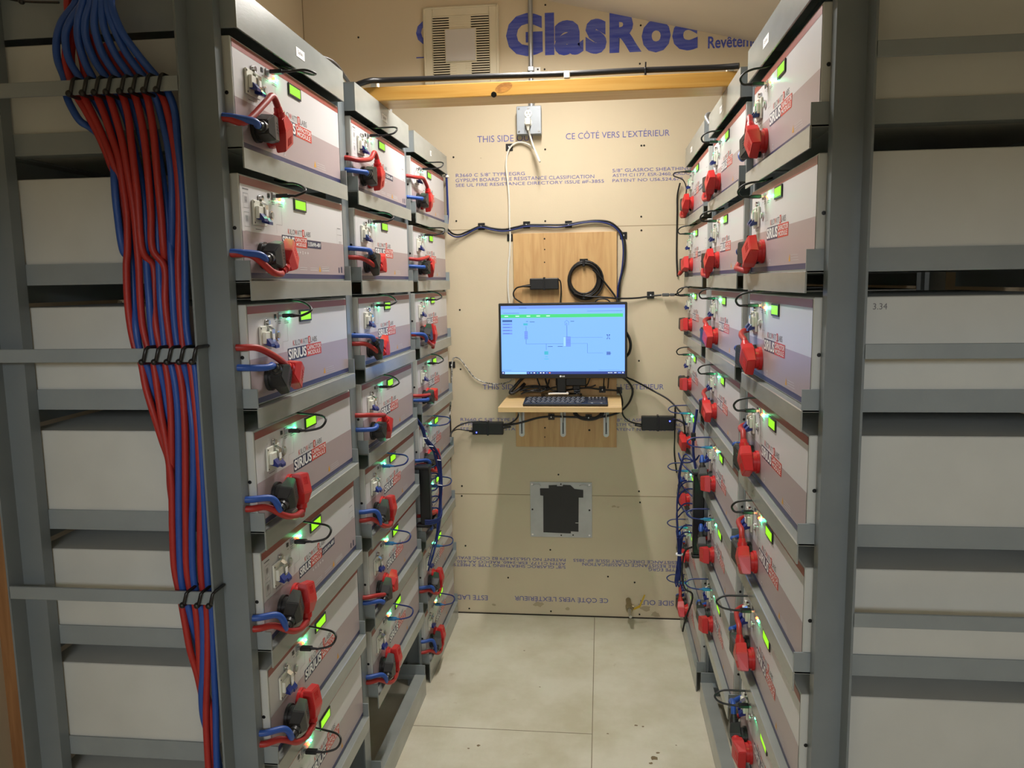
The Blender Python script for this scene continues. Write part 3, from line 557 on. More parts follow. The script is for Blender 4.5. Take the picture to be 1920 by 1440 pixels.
# ------------------------------------------------------------------ power plugs and cables
def plug_mb(mbody):
    """plug with gland towards +x, panel behind (+y)"""
    b = MB()
    b.cyl((0, 0, 0), (0, -1, 0), .022, .010, mbody, 20)
    # hood: widest at the free end, tapering to the gland, with a ridge on the outer face
    lo, hi = -0.002, -0.030
    P = [(-.030, .027), (.012, .027), (.038, .014), (.038, -.014), (.012, -.027), (-.030, -.027)]
    n = 6
    out = [lo]*6
    hi_ = [hi+.009, hi, hi+.004, hi+.004, hi, hi+.009]
    vs = [(p[0], lo, p[1]) for p in P] + [(p[0]*(.96), h, p[1]*.9) for p, h in zip(P, hi_)]
    bm = bmesh.new(); V = [bm.verts.new(v) for v in vs]
    bm.faces.new([V[i] for i in range(n)]); bm.faces.new([V[6], V[11], V[10], V[7]]); bm.faces.new([V[7], V[10], V[9], V[8]])
    for i in range(n): bm.faces.new([V[i], V[(i+1) % n], V[(i+1) % n+n], V[i+n]][::-1])
    bmesh.ops.recalc_face_normals(bm, faces=bm.faces[:])
    bmesh.ops.bevel(bm, geom=bm.edges[:], offset=.0016, segments=2, affect='EDGES')
    bm.verts.index_update(); b.add([v.co for v in bm.verts], [[v.index for v in f.verts] for f in bm.faces], mbody); bm.free()
    for k in range(4): b.prism([(-.022, -.0222), (-.022, -.0234), (-.006, -.0268), (-.006, -.0256)], -.011+.006*k, -.009+.006*k, mbody, axis='z')
    return b
PLUG = {'red': plug_mb(M_CRED).mesh('plug'), 'blk': plug_mb(M_CONN).mesh('plug')}
GL = MB().cyl((.036, -.015, 0), (1, 0, 0), .0115, .010, M_CONN, 14).cyl((.046, -.015, 0), (1, 0, 0), .0095, .010, M_CONN, 14, r2=.0080).mesh('gland')
GLR = MB().cyl((.036, -.015, 0), (1, 0, 0), .0115, .010, M_CRED, 14).cyl((.046, -.015, 0), (1, 0, 0), .0095, .010, M_CRED, 14, r2=.0080).mesh('gland')
ANG = {  # (black gland angle, red gland angle) per rack, row by row; 0 = to the right, 90 = up
 ('L', 1): [(185, 118), (190, 215), (150, 155), (196, 262), (200, 258), (192, 262)],
 ('L', 2): [(180, 108), (150, 195), (150, 200), (155, 135), (200, 262), (195, 195), (200, 262)],
 ('L', 3): [(180, 118), (180, 140), (205, 262), (180, 170), (185, 262), (190, 150), (195, 262), (200, 262)],
 ('R', 1): [(200, 125), (170, 225), (165, 138), (165, 120), (165, 112), (165, 118), (110, 170)],
 ('R', 2): [(180, 236), (180, 238), (165, 140), (165, 138), (115, 190), (115, 190), (150, 190)],
 ('R', 3): [(180, 236), (170, 200), (170, 190), (165, 185), (160, 150), (115, 190), (115, 190), (165, 115)]}
CR = 0.0068
DEF = (.050, .047)
ENTRY = {('L', 1, 1): (.05, .047), ('L', 1, 2): (.05, .047), ('L', 1, 3): (.079, .118), ('L', 1, 4): (.066, .047), ('L', 1, 5): (.070, .047), ('L', 1, 6): (.071, .047),
         ('L', 2, 1): (.051, .083), ('L', 2, 2): (.087, .062), ('L', 2, 3): (.092, .069), ('L', 2, 4): (.07, .112), ('L', 2, 5): (.075, .05), ('L', 2, 6): (.047, .064), ('L', 2, 7): (.064, .047),
         ('L', 3, 1): (.05, .125), ('L', 3, 2): (.05, .077), ('L', 3, 4): (.05, .067), ('L', 3, 5): (.067, .05), ('L', 3, 6): (.067, .10), ('L', 3, 7): (.062, .047), ('L', 3, 8): (.091, .047),
         ('R', 1, 1): (.05, .080), ('R', 1, 3): (.06, .105), ('R', 1, 4): (.06, .108), ('R', 1, 5): (.06, .108), ('R', 1, 6): (.06, .110), ('R', 1, 7): (.10, .05),
         ('R', 2, 3): (.06, .10), ('R', 2, 4): (.06, .10), ('R', 2, 5): (.09, .05), ('R', 2, 6): (.09, .05), ('R', 3, 6): (.09, .05), ('R', 3, 8): (.05, .10)}
for key, rows in ANG.items():
    side, i = key; sd = 'left' if side == 'L' else 'right'
    for k, (ab, ar) in enumerate(rows, 1):
        m = MODPOS[(side, i, k)]
        for which, a, s0, mb_, cm, wx in (('blk', ab, .086, PLUG['blk'], M_BLUEC, .064), ('red', ar, .154, PLUG['red'], M_REDC, .048)):
            loc, rz = place(side, i)
            if which == 'blk': lb = 'blue power cable with black plug'
            else: lb = 'red power cable with red plug'
            pos = ['', 'top', 'second', 'third', 'fourth', 'fifth', 'sixth', 'seventh', 'eighth'][k]
            t = empty('power_cable', (loc[0], loc[1], shelf_z(k)), rz, label='%s on the %s module of the %s %s rack' % (lb, pos, WHERE[i], sd), cat='cable', group='power cables plugged into the modules')
            c0 = Vector((L0+s0, PF-.0165, .050)); A_ = math.radians(a)
            for nm, me in (('plug', mb_), ('gland', GL if which == 'blk' else GLR)):
                o = bpy.data.objects.new(nm, me); S.collection.objects.link(o); o.parent = t; o.location = c0; o.rotation_euler = (0, -A_, 0)
            g = Vector((math.cos(A_), 0, math.sin(A_)))
            p0 = c0 + g*.050 + Vector((0, -.015, 0)); p1 = p0 + g*.012
            zx = max(.047, ENTRY.get((side, i, k), DEF)[0 if which == 'blk' else 1])
            e1 = Vector((.012, -.008 if which == 'blk' else .0, zx)); e2 = Vector((-.012, .026, zx+.003)); e3 = Vector((-.014, .072, zx+.005))
            if which == 'red' and a > 235:     # hangs down, swings under the black plug
                mid = [Vector((p1.x-.012, -.018, .000)), Vector((p1.x-.050, -.022, .002)), Vector((.052, -.020, .018))]
            elif which == 'red' and a > 190 and a < 235 and zx < .06:
                mid = [Vector((.080, -.026, .012)), Vector((.045, -.024, .016))]
            elif 100 < a < 130:                # arches over
                mid = [p1+Vector((-.018, .002, .012)), p1+Vector((-.055, .004, max(-.012, zx-.10)))]
            else:
                mid = [(p1+e1)/2+Vector((0, -.006, 0))]
            MB().tube([p0, p1]+mid+[e1, e2, e3], CR, cm, 10, 6).build('cable', t)

# ------------------------------------------------------------------ data cables on each module
def usb(side, i, k, blue, shape):
    loc, rz = place(side, i); sd = 'left' if side == 'L' else 'right'
    t = empty('data_cable', (loc[0], loc[1], shelf_z(k)), rz, label='%s data cable on the %s module of the %s %s rack' % ('thin blue' if blue else 'thin black', ['', 'top', 'second', 'third', 'fourth', 'fifth', 'sixth', 'seventh', 'eighth'][k], WHERE[i], sd), cat='cable', group='data cables plugged into the modules')
    x = L0+.154; y0 = PF-.0036; z = .175
    mp = M_USBP if blue else M_BLACK; mc = M_USBB if blue else M_BLKC
    MB().box(x-.006, x+.006, y0-.006, y0, z-.0025, z+.0025, M_GALV).bbox(x-.0075, x+.0075, y0-.032, y0-.006, z-.004, z+.004, mp, .0012).cyl((x, y0-.032, z), (0, -1, 0), .0035, .012, mp, 10, r2=.0025).build('plug', t)
    pts = [(x, y0-.040, z), (x, y0-.048, z)]
    if shape == 'loop': pts += [(x+.006, y0-.075, z+.006), (x+.018, y0-.083, z+.020), (x+.030, y0-.070, z+.028), (x+.040, y0-.035, z+.030), (x+.046, .003+.004, z+.032), (x+.050, .03, z+.040)]
    elif shape == 'up': pts += [(x+.012, y0-.064, z+.010), (x+.026, y0-.052, z+.022), (x+.036, y0-.030, z+.030), (x+.042, .008, z+.033), (x+.046, .03, z+.040)]
    elif shape == 'over': pts += [(x+.01, y0-.075, z+.004), (x+.03, y0-.09, z+.002), (x+.055, y0-.075, z+.006), (x+.07, y0-.04, z+.018), (x+.078, .008, z+.030), (x+.082, .03, z+.040)]
    elif shape == 'far': pts += [(x-.004, y0-.075, z+.004), (x-.012, y0-.088, z+.016), (x-.018, y0-.070, z+.028), (x-.016, y0-.035, z+.031), (x-.012, .008, z+.033), (x-.010, .03, z+.040)]
    elif shape == 'near': pts += [(x-.002, y0-.054, z+.004), (x-.001, y0-.057, z+.014), (x+.003, y0-.048, z+.025), (x+.008, y0-.030, z+.031), (x+.012, .008, z+.033), (x+.014, .03, z+.040)]
    elif shape == 'side': pts += [(x-.012, y0-.072, z-.002), (x-.045, y0-.072, z-.010), (x-.100, y0-.030, z-.02), (x-.150, y0-.01, z-.05), (-.008, .004, z-.09), (-.014, .02, z-.14)]
    MB().tube(pts, .0026 if not blue else .0025, mc, 8, 5).build('cable', t)
SH = {('L', 1): ['over', 'up', 'up', 'loop', 'loop', 'loop', 'loop'], ('L', 2): ['loop', 'up', 'up', 'up', 'loop', 'loop', 'loop'],
      ('L', 3): ['loop', 'loop', 'up', 'up', 'loop', 'loop', 'loop', 'loop'], ('R', 1): ['near', 'near', 'near', 'near', 'near', 'far', 'far'],
      ('R', 2): ['near', 'near', 'near', 'near', 'far', 'far', 'far'], ('R', 3): ['side', 'near', 'near', 'near', 'far', 'far', 'far', 'far']}
BLUEFROM = {('L', 1): 9, ('L', 2): 5, ('L', 3): 5, ('R', 1): 9, ('R', 2): 5, ('R', 3): 5}
for (side, i), n in NROW.items():
    for k in range(1, n+1): usb(side, i, k, k >= BLUEFROM[(side, i)], SH[(side, i)][k-1])

# ------------------------------------------------------------------ network hubs on the middle racks
def hub(side, zb, ht, hub_lbl):
    loc, rz = place(side, 2); sd = 'left' if side == 'L' else 'right'
    # L: far end of the middle rack; R: far end too (s = 0 side)
    s = RW+.045 if side == 'L' else -.045
    t = empty('data_hub', (loc[0], loc[1], zb), rz, label=hub_lbl, cat='usb hub')
    M_HUB = mat('hub_grey', (60, 62, 66), 0.35)
    MB().bbox(s-.016, s+.016, -.030, .008, 0, ht, M_BLACK, .003).build('body', t)
    MB().bbox(s-.012, s+.012, -.0315, -.030, ht*.1, ht*.9, M_HUB, .0005).build('face_plate', t)
    MB().bbox(s-.034, s+.018, -.034, .026, ht, ht+.012, M_BLACK, .003).bbox(s-.02, s+.02, -.034, .026, -.012, 0, M_BLACK, .003).build('bracket', t)
    return s, loc, rz
for side, zb, ht, lb, n in (('L', 0.665, 0.215, 'tall black data hub on the left racks, blue cables plugged along it', 8),
                        ('R', 0.560, 0.30, 'tall black data hub on the right racks, tangled blue cables beside it', 9)):
    s, loc, rz = hub(side, zb, ht, lb)
    sg = 1
    for j in range(n):
        z = ht*(.95-.85*j/n)
        dr = 1 if side == 'L' else -1
        t = empty('patch_cable', (loc[0], loc[1], zb), rz, label='thin blue data cable, %s down the stack plugged into the %s hub' % (['first', 'second', 'third', 'fourth', 'fifth', 'sixth', 'seventh', 'eighth', 'ninth'][j], 'left' if side == 'L' else 'right'), cat='cable', group='blue cables plugged into the hubs')
        px = s+.016*dr
        MB().bbox(min(px, px+.034*dr), max(px, px+.034*dr), -.026, -.010, z-.0055, z+.0055, M_USBB, .001).build('plug', t)
        jx = random.uniform(-.006, .006)
        if side == 'L':
            pts = [(px+.032*dr, -.018, z), (px+.040, -.022, z-.001), (px+.058+jx, -.038, z+.004), (px+.064+jx, -.052, z+.02+j*.004), (px+.05, -.050, z+.05+j*.01), (px+.02+jx, -.036, ht+.06), (px-.01, -.014, ht+.11+jx), (px-.016, .0, ht+.17)] if j % 2 == 0 else \
                  [(px+.032*dr, -.018, z), (px+.040, -.022, z-.001), (px+.060+jx, -.040, z-.006), (px+.064+jx, -.052, z-.03), (px+.052+jx, -.050, .03), (px+.03+jx, -.044, -.05), (px+.015, -.030, -.12+jx), (px-.01, -.01, -.19)]
        else:
            pts = [(px+.032*dr, -.018, z), (px-.050, -.028, z), (px-.085+jx, -.050, z-.012), (px-.100+jx*2, -.070, z-.04), (px-.096+jx, -.078, z*.5+.02), (px-.075+jx, -.070, -.01), (px-.070+jx*2, -.064, -.06), (px-.082+jx, -.060, -.10), (px-.072+jx, -.052, -.125)] if j % 3 else \
                  [(px+.032*dr, -.018, z), (px-.05, -.03, z+.004), (px-.095+jx, -.060, z+.03), (px-.09+jx, -.074, z+.07), (px-.05, -.060, ht+.03+j*.004), (px-.01, -.026, ht+.045), (px+.01, -.01, ht+.07)]
        MB().tube(pts, .0029, M_USBB, 7, 5).build('cable', t)
# the gathered bundles
loc, rz = place('L', 2)
t = empty('cable_bundle', (loc[0], loc[1], 0.0), rz, label='gathered dark blue cable bundle with white ties running down to the left hub', cat='cable bundle')
b = MB()
for j in range(5):
    o = Vector((random.uniform(-.004, .004), random.uniform(-.004, .004), 0))
    b.tube([Vector(p)+o*(1+.6*(q % 2)) for q, p in enumerate([(RW+.020, .012, 1.075), (RW+.026, -.010, 1.035), (RW+.034, -.018, 1.0), (RW+.058, -.036, .965), (RW+.088, -.048, .935), (RW+.112, -.052, .90), (RW+.122, -.054, .86), (RW+.118, -.054, .80), (RW+.116, -.052, .74), (RW+.100, -.050, .68), (RW+.074, -.044, .61), (RW+.050, -.030, .55), (RW+.038, -.016, .50)])], .0026, M_USBB, 7, 4)
b.build('cable', t)
for (s_, y_, z_) in ((RW+.034, -.018, 1.0), (RW+.058, -.036, .965), (RW+.112, -.052, .90), (RW+.118, -.054, .80)):
    MB().cyl((s_-.008, y_+.001, z_-.004), (.3, -.1, 1), .0098, .003, M_WHTTX, 14).build('cable_tie', t)
t = empty('cable_bundle', (loc[0], loc[1], 0.0), rz, label='flat dark blue cable loop strapped round the lower part of the left hub', cat='cable bundle')
b = MB()
for j in range(4): b.tube([(RW+.012, -.012, .672+.005*j), (RW+.030, -.040, .668+.005*j), (RW+.070, -.058, .672+.004*j), (RW+.110, -.058, .690+.004*j), (RW+.120, -.050, .71)], .0024, M_USBB, 7, 4)
b.build('cable', t)
loc, rz = place('R', 2)
t = empty('cable_bundle', (loc[0], loc[1], 0.0), rz, label='coiled blue cable bundle with one white tie hanging below the right hub', cat='cable bundle')
b = MB()
for j in range(9):
    a = 2*PI*j/9; r1 = random.uniform(.012, .022); o = Vector((-.120, -.070, .0))
    pts = []
    for q in range(13):
        z = .60-.19*abs(math.sin(PI*q/12)) ; wd = (0.35+abs(z-.53)/.08*1.0)
        pts.append(o+Vector((r1*wd*math.cos(a+q*.25)*1.0, r1*.6*wd*math.sin(a+q*.2), z)))
    b.tube(pts, .0022, M_USBB, 6, 3)
b.build('cable', t)
MB().cyl((-.12, -.070, .528), (0, 0, 1), .0145, .005, M_WHTTX, 14).build('cable_tie', t)
for j, (pts, lb) in enumerate([([(-.05, -.02, 1.10), (-.052, -.03, 1.02), (-.050, -.032, .98), (-.054, -.03, .93), (-.05, -.022, .88)], 'dark blue cable pair hanging down the post above the right hub'),
                           ([(-.060, -.03, .58), (-.085, -.055, .55), (-.070, -.065, .47), (-.055, -.055, .42), (-.05, -.030, .405), (-.052, -.03, .37), (-.062, -.05, .30), (-.07, -.06, .245)], 'black and blue cables trailing down from the right hub')]):
    o_ = MB().tube(pts, .0048 if j == 0 else .0035, M_USBB if j == 0 else M_BLKC, 8, 4).build('hanging_cable', label=lb, cat='cable')
    o_.location = loc; o_.rotation_euler = (0, 0, rz)
    if j == 0: MB().bbox(-.060, -.042, -.040, -.024, .985, 1.015, M_BLACK, .002).build('cable_clip', o_)
loc, rz = place('R', 3)
o_ = MB().tube([(-.018, -.02, 1.98), (-.03, -.03, 1.93), (-.032, -.03, 1.86), (-.036, -.03, 1.76), (-.034, -.03, 1.66), (-.030, -.026, 1.58)], .0035, M_BLKC, 8, 4).build('hanging_cable', label='thin black cable hanging at the wall end of the right racks', cat='cable')
o_.location = loc; o_.rotation_euler = (0, 0, rz)
o_ = MB().tube([(-.03, -.03, 1.0), (-.034, -.03, .93), (-.040, -.03, .86), (-.036, -.03, .78), (-.030, -.02, .70)], .0035, M_BLKC, 8, 4).build('hanging_cable', label='thin black cable hanging low at the wall end of the right racks', cat='cable')
o_.location = loc; o_.rotation_euler = (0, 0, rz)
loc, rz = place('L', 3)
b = MB()
for j, c in enumerate((M_USBB, M_BLUEC)):
    b.tube([(RW-.02-.01*j, .02, 2.13), (RW+.006, .010, 2.10), (RW+.010+.009*j, .006, 2.03), (RW+.012+.009*j, .004, 1.9), (RW+.010+.009*j, .004, 1.86), (RW+.014+.009*j, .012, 1.80)], .0042, c, 8, 5)
o_ = b.build('cable_bundle', label='pair of blue cables hanging beside the top module next to the back wall', cat='cable bundle'); o_.location = loc; o_.rotation_euler = (0, 0, rz)
MB().bbox(RW+.002, RW+.030, -.004, .018, 2.030, 2.040, M_WHTTX, .001).build('cable_tie', o_)
b = MB()
for j in range(2): b.tube([(RW+.018+.006*j, .03, 1.03), (RW+.022+.008*j, .022, .96), (RW+.018+.008*j, .020, .88), (RW+.022+.006*j, .022, .80), (RW+.02, .03, .70)], .0045, M_BLKC, 8, 5)
o_ = b.build('cable_bundle', label='black cable pair hanging in the gap between the left rack and the wall', cat='cable bundle'); o_.location = loc; o_.rotation_euler = (0, 0, rz)
MB().bbox(RW+.010, RW+.036, .012, .032, .80, .806, M_WHTTX, .001).build('cable_tie', o_)

# ------------------------------------------------------------------ thick cable bundle tied to the near left rack
def names_of(k):
    return ['first', 'second', 'third', 'fourth', 'fifth', 'sixth', 'seventh', 'eighth'][k]
for c, M_ in (('b', M_BLUEC), ('r', M_REDC)):
    for j in range(8):
        p = PATHS['%s%d' % (c, j+1)]
        MB().tube(p, .0068, M_, 12, 6).build('battery_cable', label='thick %s battery cable, %s %s from the left in the tied bundle' % ('blue' if c == 'b' else 'red', names_of(j), 'blue' if c == 'b' else 'red'), cat='cable', group='battery cables tied to the rack ladder')
def tie(x, z, y0, word, big=0.030):
    b = MB(); h = big/2
    t_ = .0022; sk = .006
    P = [(x+sk, 1.434, z+h), (x+sk, 1.396, z+h), (x+sk*.6, 1.3925, z+h*.8), (x-sk*.6, 1.3925, z-h*.8), (x-sk, 1.396, z-h), (x-sk, 1.434, z-h)]
    b.tube(P, .0034, M_BLACK, 6, 1, raw=True)
    b.sph((x-sk*1.0, 1.392, z-h+.003), .0062, M_BLACK, 6)
    b.build('zip_tie', label='black zip tie, %s' % word, cat='zip tie', group='black zip ties on the ladder rungs')
TX = {1: [-.959, -.933, -.910, -.887, -.861, -.839, -.815, -.791], 2: [-.858, -.833, -.808, -.784, -.759], 3: [-.812, -.782, -.758]}
for row, xs in TX.items():
    for j, x in enumerate(xs):
        tie(x+.006, {1: 1.931, 2: 1.441, 3: .965}[row], 0, '%s from the left on the %s rung' % (names_of(j), {1: 'top', 2: 'middle', 3: 'bottom'}[row]))
o_ = MB().tube(PATHS['tip_tie'], .0022, M_BLACK, 6, 4).sph(PATHS['tip_tie'][1], .006, M_BLACK, 6).build('zip_tie', label='long black zip tie round the cables above the top rung', cat='zip tie')

# ------------------------------------------------------------------ timber beam and the cable on it
t = empty('timber_beam', (-0.14, 2.49, 2.1185), label='yellow varnished timber beam lying across the tops of the racks', cat='beam')
MB().bbox(-0.83, 0.84, -0.058, 0.060, 0.0, 0.042, M_BEAM, 0.003, 2).build('board', t)
MK = mat('wood_knot', (150, 98, 44), 0.5, rgb2=(196, 138, 60), scale=9, stretch=(6, 1, 14))
b = MB()
vs = []
for q in range(16):
    a = 2*PI*q/16; vs.append((-0.148+0.026*math.cos(a), -0.0584, 0.024+0.014*math.sin(a)+0.006*math.cos(a)))
b.add(vs, [list(range(16))], MK)
b.build('knot', t)
MB().cyl((-0.178, -0.0582, 0.005), (0, -1, -.5), 0.0085, 0.0012, M_DARK, 14).build('bolt_hole', t)
t = empty('trunk_cable', (0, 0, 0), label='thick black cable running along the top of the timber beam', cat='cable')
P_ = [(x, y, z-0.0) for x, y, z in PATHS['beamcable']]
P_ = [(-0.80, 2.40, 2.135)] + [(x, min(y, 2.445), max(z, 2.169)) for x, y, z in P_[1:]]
MB().tube(P_, 0.0085, M_BLKC, 12, 5).build('cable', t)
P2 = [(x, y+.012, z+.006) for x, y, z in P_]
MB().tube(P2, 0.005, M_BLKC, 8, 5).build('thin_cable', t)
for x, M_ in ((-.685, M_WHTC), (-.100, M_WHTC), (.372, M_WHTC), (.129, M_BLACK)):
    b = MB().bbox(x-.009 if M_ is M_WHTC else x-.003, x+.009 if M_ is M_WHTC else x+.003, 2.430, 2.466, 2.1608, 2.182, M_, .002)
    if M_ is M_BLACK: b.tube([(x, 2.43, 2.18), (x, 2.425, 2.195)], .0022, M_, 6)
    b.build('cable_clip' if M_ is M_WHTC else 'cable_tie', t)
for sx, lb in ((-.700, 'small galvanised angle bracket under the left end of the beam'), (.395, 'small galvanised angle bracket under the right end of the beam')):
    b = MB().prism([(sx-.02, 2.1185), (sx+.026, 2.1185), (sx+.026, 2.155), (sx+.023, 2.155), (sx+.023, 2.1215), (sx-.02, 2.1215)], 2.575, 2.60, M_GALV, axis='y')
    b.build('angle_bracket', label=lb, cat='bracket')
# loose cables lying over the rack tops
for pts, r_, c, lb in (([(-.74, 1.80, 2.125), (-.70, 1.95, 2.127), (-.69, 2.07, 2.140), (-.70, 2.20, 2.135), (-.72, 2.36, 2.128)], .005, M_BLKC, 'black cable lying over the tops of the two nearer left racks'),
                       ([(-.73, 1.86, 2.13), (-.705, 2.0, 2.133), (-.70, 2.1, 2.136), (-.71, 2.22, 2.128)], .0035, M_WHTC, 'thin pale cable lying over the tops of the two nearer left racks'),
                       ([(-.74, 3.15, 2.124), (-.70, 3.25, 2.128), (-.69, 3.35, 2.124), (-.69, 3.45, 2.122)], .004, M_USBB, 'thin blue cable lying on top of the farthest left rack')):
    MB().tube(pts, r_, c, 8, 5).build('loose_cable', label=lb, cat='cable')
b = MB()
pts = [(.372, 2.885, 2.10), (.362, 2.90, 2.125), (.375, 2.93, 2.142), (.395, 2.95, 2.140), (.43, 2.96, 2.13)]
b.tube(pts, .006, M_GALV, 10, 5)
for q in range(9):
    a = q/9; i_ = a*4; k0 = min(int(i_), 3); f_ = i_-k0
    p = Vector(pts[k0]).lerp(Vector(pts[k0+1]), f_); b.sph(p, .0072, M_GALV, 5)
b.build('flexible_conduit', label='short ribbed metal conduit end curling over the farthest right rack', cat='conduit')

# ------------------------------------------------------------------ things on the back wall
def wallthing(name, x, z, **kw): return empty(name, (x, D, z), **kw)
# exhaust vent cover
VX, VZ = -0.605, 2.590; M_VENT = mat('aged_ivory_plastic', (214, 204, 178), 0.55, var=0.06, scale=6); M_VENTP = mat('pale_grey_panel', (198, 192, 186), 0.45)
t = wallthing('vent_cover', VX, VZ, label='large square ivory plastic exhaust vent cover with grilles', cat='vent cover')
b = MB(); hw = 0.166
for (a0, a1, c0, c1) in ((-hw, -.124, -hw, hw), (.124, hw, -hw, hw), (-.124, .124, .124, hw), (-.124, .124, -hw, -.124)):
    b.bbox(a0, a1, -.018, -.001, c0, c1, M_VENT, .003)
b.bbox(-hw+.004, hw-.004, -.022, -.017, hw-.010, hw-.003, M_VENT, .001).bbox(-hw+.004, hw-.004, -.022, -.017, -hw+.003, -hw+.010, M_VENT, .001)
b.bbox(-hw+.003, -hw+.010, -.022, -.017, -hw+.004, hw-.004, M_VENT, .001).bbox(hw-.010, hw-.003, -.022, -.017, -hw+.004, hw-.004, M_VENT, .001)
b.build('frame', t)
MB().box(-.124, .124, -.006, -.001, -.124, .124, M_DARK).build('backing', t)
b = MB(); n = 24
for k in range(n+1):
    z = -.122+.244*k/n; b.box(-.124, .124, -.021, -.017, z-.0026, z+.0022, M_VENT)
b.box(-.05, .045, -.0195, -.008, .066, .122, M_VENT); b.box(-.05, .045, -.0195, -.008, -.122, -.072, M_VENT); b.box(-.022, .02, -.0215, -.008, -.122, -.072, M_VENT)
b.build('grille', t)
MB().bbox(-.069, .068, -.027, -.008, -.068, .070, M_VENT, .002).bbox(-.066, .065, -.030, -.026, -.065, .067, M_VENTP, .001).build('lamp_panel', t)
# conduit and outlet box
t = wallthing('conduit', -0.301, 2.32, label='vertical grey metal conduit running down the wall to the outlet box', cat='conduit')
MB().cyl((0, -.0135, -.012), (0, 0, 1), .0105, .46, M_GALV, 16).build('pipe', t)
MB().cyl((0, -.0135, -.005), (0, 0, 1), .0145, .022, M_GALV, 16).build('connector', t)
MB().bbox(-.013, .013, -.027, -.001, .150, .170, M_GALV, .002).bbox(.013, .040, -.004, -.001, .150, .170, M_WHTTX, .001).cyl((.029, -.004, .160), (0, -1, 0), .004, .002, M_DARK, 8).build('strap', t)
t = wallthing('outlet_box', -0.310, 2.261, label='square grey metal outlet box with a white duplex socket', cat='outlet box')
M_BOX = mat('grey_box_metal', (150, 156, 162), 0.4, metal=0.3, var=.06, scale=20)
b = MB().bbox(-.0525, .0525, -.045, -.001, -.058, .058, M_BOX, .004, 2).bbox(-.0535, .0535, -.049, -.044, -.059, .059, M_BOX, .002)
for sx in (-1, 1):
    for sz in (-1, 1): b.cyl((sx*.043, -.049, sz*.048), (0, -1, 0), .0042, .002, M_CHROME, 10)
b.build('body', t)
for dz in (.026, -.012):
    o = MB().cyl((-.002, -.049, dz), (0, -1, 0), .0165, .004, M_BREAK, 20)
    o.box(-.009, -.0065, -.0534, -.0529, dz-.001, dz+.008, M_BLACK).box(.0035, .006, -.0534, -.0529, dz, dz+.007, M_BLACK).cyl((-.002, -.0529, dz-.008), (0, -1, 0), .0022, .0006, M_BLACK, 8)
    o.build('socket', t)
MB().cyl((-.002, -.049, .049), (0, -1, 0), .004, .002, M_CHROME, 10).build('screw', t)
t = empty('extension_cord', (0, 0, 0), label='white power cord looping from the outlet box down the wall', cat='cord')
MB().bbox(-.324, -.300, 3.478, 3.5155, 2.234, 2.264, M_WHTC, .006, 2).cyl((-.312, 3.497, 2.236), (0, .1, -1), .009, .022, M_WHTC, 12, r2=.005).build('plug', t)
MB().tube([(-.312, 3.497, 2.22)]+[p for p in PATHS['cord1']][1:]+PATHS['cord2'], .0040, M_WHTC, 10, 6).build('cord', t)
# cable runs
NC = []
MB().tube(PATHS['net_black'], .0042, M_BLKC, 8, 6).build('network_cable', label='black cable running across the wall above the plywood board', cat='cable')
MB().tube(PATHS['net_blue'], .0034, M_USBB, 8, 6).build('network_cable', label='dark blue cable running beside the black one above the plywood board', cat='cable')
def clip(x, z, y, lb, vert=False, s=.0185):
    t = empty('cable_clip', (x, y, z), label=lb, cat='cable clip')
    MB().bbox(-s, s, -.004, -.0002, -s, s, M_BLACK, .0012).build('pad', t)
    MB().bbox(-.004, .004, -.016, -.004, -.010, .010, M_BLACK, .0015).box(-.0025, .0025, -.0175, -.016, -.003, .003, M_WHTTX).build('tie', t)
for x, z, y, lb in [(-.533, 1.817, D, 'first from the left along the blue and black cables'), (-.330, 1.819, D, 'second from the left along the blue and black cables'),
                    (-.144, 1.817, D, 'third from the left along the blue and black cables'), (.097, 1.763, D, 'at the corner where the blue and black cables turn down'),
                    (-.403, 1.765, D, 'holding the white cord beside the top left board corner'), (.216, 1.501, D, 'holding the thin black cable right of the board'),
                    (-.683, 1.195, D, 'beside the far left rack holding the braided cable'), (-.402, 2.157, D, 'holding the white cord below the outlet box'),
                    (-.110, 1.084, 3.555, 'left one of two on the board below the monitor'), (.004, 1.082, 3.555, 'right one of two on the board below the monitor'), (.078, 1.076, D, 'at the right edge of the board just above the shelf'),
                    (-.227, .957, 3.555, 'on the board below the shelf, left of the middle bracket'), (-.058, .954, 3.555, 'on the board below the shelf beside a coiled cable')]:
    clip(x, z, y, 'small square black cable clip, '+lb, s=.0155 if z > 1.2 else .0145)
# plywood board
b = MB().bbox(-.391, .068, D-.0145, D-.0008, .816, 1.781, M_PLY, .001)
bd = b.build('plywood_board', label='tall pale plywood board fixed to the wall behind the monitor', cat='board')
for (x, z, r_) in ((-.250, 1.756, .004), (-.250, 1.709, .003), (-.251, 1.653, .003), (-.257, .905, .004), (-.055, .895, .005), (-.258, .862, .003), (-.262, .955, .003)):
    MB().cyl((x, D-.0145, z), (0, -1, 0), r_, .0006, M_DARK, 10).build('screw_hole', bd)
